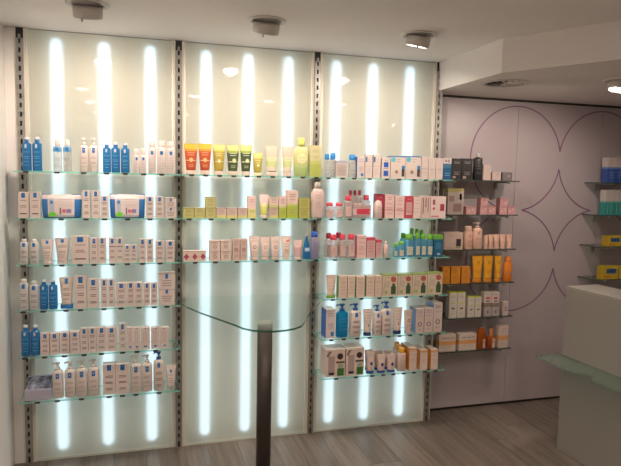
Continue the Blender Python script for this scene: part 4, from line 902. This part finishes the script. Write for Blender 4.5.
def kind_name(kind, k):
    base = {'box': 'carton', 'tube': 'cosmetic_tube', 'bottle': 'bottle', 'can': 'spray_can', 'pump': 'pump_bottle', 'barrel': 'bottle', 'pouch': 'cosmetic_pouch', 'leaflet': 'leaflet_box'}[k['shape']]
    return base
MCACHE = {}
def parts_of(kind, w, h, d):
    """list of (part name, mesh, parent index or None)"""
    key = (kind, round(w*1000), round(h*1000), round(d*1000))
    if key in MCACHE: return MCACHE[key]
    k = KIND[kind]; sh = k['shape']; out = []; hw = w/2; B = None
    def add(name, fn, parent=None):
        mb = MB(); fn(mb); out.append((name, mb.mesh(kind+'_'+name), parent)); return len(out)-1
    if sh == 'box':
        B = Body([(0, hw, d/2, 2), (h, hw, d/2, 2)], k['bands'], flat=True)
        body = add('carton_body', lambda mb: B.mesh(mb, k.get('side')))
        def flap(mb):
            c = B.col(h*.999); e = .0006
            mb.box(-hw+e, hw-e, -d/2+e, d/2-e, h, h+.0007, c)
        add('top_flap', flap, body)
    elif sh == 'tube':
        ch = max(.014, h*.13); cw = k.get('capw', .36)*w; hd = min(hw*.85, .021)
        add('cap', lambda mb: mb.rings([[(x, y, z) for x, y in sup(q, min(q, hd), 2, 20)] for z, q in ((0, cw), (ch*.15, cw*1.03), (ch*.9, cw*1.0), (ch, cw*.92))], [M_(k['capc'])]))
        b0 = ch+.0004; bh = h-b0
        R = [(b0, cw*.96, min(cw, hd)*.98, 2.0), (b0+bh*.05, hw*.70, hd*.98, 2.1), (b0+bh*.35, hw*.80, hd*.86, 2.2), (b0+bh*.70, hw*.915, hd*.50, 2.5), (b0+bh*.93, hw*.995, .0030, 4), (h, hw, .0014, 8)]
        B = Body(R, k['bands'], 24); body = add('tube_body', lambda mb: B.mesh(mb))
        add('crimp', lambda mb: mb.box(-hw*.99, hw*.99, -.0024, .0024, h-bh*.055, h-.0005, B.col(h)), body)
    elif sh in ('bottle', 'can', 'barrel'):
        s = h*k['sh']; hd = min(hw, .024)
        if sh == 'barrel':
            R = [(0, hw*.74, hd*.8, 2.3), (s*.03, hw*.80, hd*.86, 2.3), (s*.30, hw*.94, hd*.97, 2.3), (s*.62, hw, hd, 2.3), (s*.84, hw*.93, hd*.94, 2.3), (s*.95, hw*.68, hd*.72, 2.2), (s, hw*.42, hd*.5, 2)]
            if k['sh'] > .9: R = [(0, hw*.94, hd*.94, 2.4), (s*.03, hw, hd, 2.4), (s*.70, hw, hd, 2.4), (s*.86, hw*.88, hd*.88, 2.2), (s*.96, hw*.6, hd*.6, 2), (s, hw*.3, hd*.3, 2)]
            B = Body(R, k['bands'], 24)
            nk = .44
        else:
            n = k.get('neck', .62)*hw; nd = min(n, hd)
            if k.get('cone'): R = [(0, hw*.95, hd*.95, 2.4), (s*.03, hw, hd, 2.4), (s*.42, hw*.98, hd*.95, 2.4), (s*.95, n, nd, 2), (s, n*.95, nd*.95, 2)]
            elif sh == 'can': R = [(0, hw*.96, hd*.96, 2), (s*.015, hw, hd, 2), (s*.95, hw, hd, 2), (s, hw*.86, hd*.86, 2)]
            else: R = [(0, hw*.93, hd*.93, 2.8), (s*.025, hw, hd, 2.8), (s*.91, hw, hd, 2.8), (s*.965, hw*.88, hd*.9, 2.5), (s*.99, n, nd, 2), (s, n*.96, nd*.96, 2)]
            B = Body(R, [(1, k['body'])], 22)
        body = add('bottle_body' if sh != 'can' else 'can_body', lambda mb: B.mesh(mb))
        cw = (k.get('capw', .44) if sh == 'bottle' else .8 if sh == 'can' else .44 if k['sh'] < .9 else .26)*hw; cdp = min(cw, hd)
        z0 = s+.0003; ch = h-z0
        def cap(mb):
            c = M_(k['capc']); t = M_(k['captop']) if k.get('captop') else c
            mb.rings([[(x, y, z) for x, y in sup(q, min(q, cdp), 2, 20)] for z, q in ((z0, cw*.98), (z0+ch*.08, cw), (z0+ch*.55, cw*.98), (z0+ch*.56, cw*.97), (z0+ch*.9, cw*.94), (h, cw*.8))], [c, c, t, t, t])
        if ch > .002: add('cap', cap)
    elif sh == 'pump':
        s = h*.80; hd = min(hw, .026)
        R = [(0, hw*.93, hd*.93, 2.6), (s*.025, hw, hd, 2.6), (s*.88, hw, hd, 2.8), (s*.95, hw*.86, hd*.88, 2.5), (s*.985, hw*.5, hd*.6, 2), (s, hw*.44, hd*.5, 2)]
        B = Body(R, [(1, k['body'])], 22); add('bottle_body', lambda mb: B.mesh(mb))
        hc = M_(k['head']); q = h-s
        i = add('collar', lambda mb: mb.cyl((0, 0, s+.0003), (0, 0, 1), hw*.46, q*.30, hc, 18, hw*.40))
        def head(mb):
            mb.cyl((0, 0, s+q*.31), (0, 0, 1), hw*.16, q*.30, hc, 12)
            mb.cyl((0, 0, s+q*.60), (0, 0, 1), hw*.26, q*.22, hc, 16, hw*.34)
            mb.rings([[(x, y, z) for x, y in ((-a, -b), (a, -b), (a, b), (-a, b))] for z, a, b in ((s+q*.82, hw*.36, hw*.28), (h-q*.05, hw*.40, hw*.30), (h, hw*.34, hw*.24))], [hc], False)
            mb.box(-hw*.95, -hw*.30, -hw*.14, hw*.14, s+q*.80, s+q*.95, hc); mb.box(-hw*1.0, -hw*.80, -hw*.12, hw*.12, s+q*.68, s+q*.80, hc)
        add('pump_head', head)
    elif sh == 'pouch':
        blue = M_((.03, .17, .46)); white = M_((.80, .72, .72)); d = .05
        R = [(0, hw*.92, d/2*.8, 5), (h*.08, hw*.955, d/2, 5), (h*.80, hw*.985, d/2*.75, 5), (h*.97, hw, .006, 5), (h, hw, .003, 5)]
        B = Body(R, [(.80, (.03, .17, .46)), (1, (.70, .64, .68))], 40); add('pouch_body', lambda mb: B.mesh(mb))
        B.off = .0008; B.n = 40
        add('card', lambda mb: decal(mb, B, ('r', -.70, .66, .04, .95, (.80, .74, .74))))
        B.off = .0022
        add('sticker', lambda mb: decal(mb, B, ('q', [(-.66, .06), (-.28, .06), (-.28, .22), (-.48, .26), (-.66, .21)], (.18, .62, .06))))
        def pr(mb):
            decal(mb, B, ('r', -.62, -.38, .26, .82, (.45, .50, .60))); decal(mb, B, ('r', -.56, -.44, .60, .74, BLUE))
            decal(mb, B, ('r', -.1, -.03, .16, .44, (.16, .12, .2))); decal(mb, B, ('d', .12, .30, .10, .10, (.70, .10, .16))); decal(mb, B, ('r', .24, .50, .22, .38, (.25, .22, .46)))
            decal(mb, B, ('r', -.2, .55, .54, .555, (.55, .5, .6))); decal(mb, B, ('r', -.2, .5, .78, .80, (.55, .45, .5)))
        add('print', pr)
        add('zipper', lambda mb: [mb.box(-hw*.98, -hw*.55, -.004, .004, h-.004, h+.002, M_((.05, .16, .36))), mb.box(hw*.5, hw*.98, -.004, .004, h-.004, h+.002, M_((.05, .16, .36)))])
    elif sh == 'leaflet':
        lil = M_((.50, .50, .66)); pale = M_((.44, .41, .50)); d = .12
        def tray(mb):
            n = len(mb.v); y0, y1 = -d/2, d/2; f = h*.52
            mb.box(-hw, hw, y0, y0+.002, 0, f, pale); mb.box(-hw, -hw+.002, y0+.002, y1, 0, f, pale); mb.box(hw-.002, hw, y0+.002, y1, 0, f, pale); mb.box(-hw+.002, hw-.002, y0+.002, y1, 0, .002, pale)
        add('tray', tray)
        add('tray_rim', lambda mb: mb.box(-hw, hw, -d/2-.001, -d/2+.0025, h*.52, h*.60, lil))
        def leaf(mb):
            P = [(-hw*.92, -d/2+.01, h*.56), (hw*.92, -d/2+.01, h*.56), (hw*.92, d/2-.012, h*.97), (-hw*.92, d/2-.012, h*.97)]
            n = len(mb.v); mb.v += P + [(x, y, z-.012) for x, y, z in P]; pm = photo_mat()
            mb.face((n, n+1, n+2, n+3), pm); mb.face((n+4, n+7, n+6, n+5), pale)
            for a, b in ((0, 1), (1, 2), (2, 3), (3, 0)): mb.face((n+a, n+4+a, n+4+b, n+b), pale)
        add('leaflets', leaf)
        add('back_card', lambda mb: mb.box(-hw, hw, d/2-.006, d/2-.003, .002, h, lil))
    if B is not None and sh != 'pouch':
        def big(q): return q[0] != 'r' or q[4]-q[3] > .045
        groups = []
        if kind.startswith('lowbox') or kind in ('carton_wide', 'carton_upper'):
            c = k['bands'][-1][1]; groups.append(('seam_shade', [('r', -1, 1, .955, 1, tuple(x*.55 for x in c)), ('r', -1, 1, 0, .02, tuple(x*.6 for x in c))][:1]))  # dark strip painted along the top edge, for shade in the stacking seam
        for pn, ds in k.get('dec', {}).items():
            if pn != 'print': groups.append((pn, ds)); continue
            small = [q for q in ds if not big(q)]
            if small: groups.append(('print', small))
            groups += [({'v': 'letter', 'o': 'printed_ring', 'd': 'printed_disc'}.get(q[0], 'printed_patch'), [q]) for q in ds if big(q)]
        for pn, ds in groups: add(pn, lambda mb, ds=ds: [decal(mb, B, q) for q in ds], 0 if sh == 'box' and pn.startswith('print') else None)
    MCACHE[key] = out
    return out
def photo_mat():
    if 'leaflet_photo' in MATS: return MATS['leaflet_photo']
    m = bpy.data.materials.new('leaflet_photo'); m.use_nodes = True; nt = m.node_tree; b = nt.nodes['Principled BSDF']
    tc = nt.nodes.new('ShaderNodeTexCoord'); vo = nt.nodes.new('ShaderNodeTexNoise'); vo.inputs['Scale'].default_value = 24; cr = nt.nodes.new('ShaderNodeValToRGB')
    e = cr.color_ramp.elements; e[0].position = .38; e[0].color = (.09, .09, .12, 1); e[1].position = .62; e[1].color = (.55, .52, .55, 1); q = e.new(.5); q.color = (.28, .28, .38, 1)
    nt.links.new(tc.outputs['Object'], vo.inputs['Vector']); nt.links.new(vo.outputs['Fac'], cr.inputs[0]); nt.links.new(cr.outputs[0], b.inputs['Base Color'])
    MATS['leaflet_photo'] = m; return m

BAY = {1: 'left bay', 2: 'middle bay', 3: 'right bay', 4: 'mauve wall', 5: 'far right'}
NUM = ['zero', 'one', 'two', 'three', 'four', 'five', 'six', 'seven', 'eight', 'nine', 'ten', 'eleven', 'twelve', 'thirteen', 'fourteen', 'fifteen', 'sixteen']
ORD = ['first', 'second', 'third', 'fourth', 'fifth', 'sixth', 'seventh', 'eighth', 'ninth', 'tenth', 'eleventh', 'twelfth', 'thirteenth', 'fourteenth', 'fifteenth']
from collections import Counter
COUNT = Counter((r[0], r[1], r[2]) for r in ITEMS); SEEN = Counter()
BLOBX = {}
for bay, shf, kind, xa, xb, zb, hh, yf, dd in ITEMS:
    k = KIND[kind]; w = xb-xa
    d = dd or k.get('d') or {'box': max(.028, min(.05, w*.85))}.get(k['shape'], .05)
    if k['shape'] in ('tube',): half = min(w*.425, .021)
    elif k['shape'] in ('bottle', 'can', 'barrel'): half = min(w/2, .024)
    elif k['shape'] == 'pump': half = min(w/2, .026)
    elif k['shape'] == 'pouch': half = .025
    elif k['shape'] == 'leaflet': half = .06
    else: half = d/2
    n = COUNT[(bay, shf, kind)]; SEEN[(bay, shf, kind)] += 1; i = SEEN[(bay, shf, kind)]
    if n == 1: wh = ''
    elif n == 2: wh = ['left', 'right'][i-1]+' of two'
    elif n == 3: wh = ['leftmost', 'middle', 'rightmost'][i-1]+' of three'
    else: wh = ORD[i-1]+' from left of '+NUM[n]
    lab = k['desc'] + (', ' + wh if wh else '') + ' on %s shelf, %s' % (SHN[shf-1], BAY[bay])
    if k['shape'] == 'box': w -= .0016
    root = empty(k.get('name', kind_name(kind, k)), ((xa+xb)/2, yf+half, zb))
    tag(root, lab, k['cat'], ('%s, %s shelf, %s' % (k['desc'], SHN[shf-1], BAY[bay])) if n > 1 else None)
    made = []
    for pn, me, par in parts_of(kind, w, hh-.0008 if k['shape'] == 'box' else hh, d):
        made.append(link(pn, me, root if par is None else made[par]))
        if pn == 'print': made[-1]['kind'] = 'stuff'        # lettering too fine to pick apart
    if bay <= 3 and 'upper' not in kind and yf < -.18: BLOBX.setdefault((bay, shf), []).append((xa+xb)/2)

# small dark blobs below the products, along the front edge of the glass
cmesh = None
for key, xs in BLOBX.items():
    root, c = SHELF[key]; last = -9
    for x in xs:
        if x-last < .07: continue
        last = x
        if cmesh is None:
            mb = MB(); mb.rings([[(px, -.0035+dy, pz) for px, pz in ((-.015, -.002), (-.011, -.0075), (.011, -.0075), (.015, -.002), (.013, .0035), (-.013, .0035))] for dy in (.0028, 0)], [M_BLOB], False)
            cmesh = mb.mesh('edge_blob')
        link('edge_blob', cmesh, root, (x-c[0], -.205-c[1], 0))
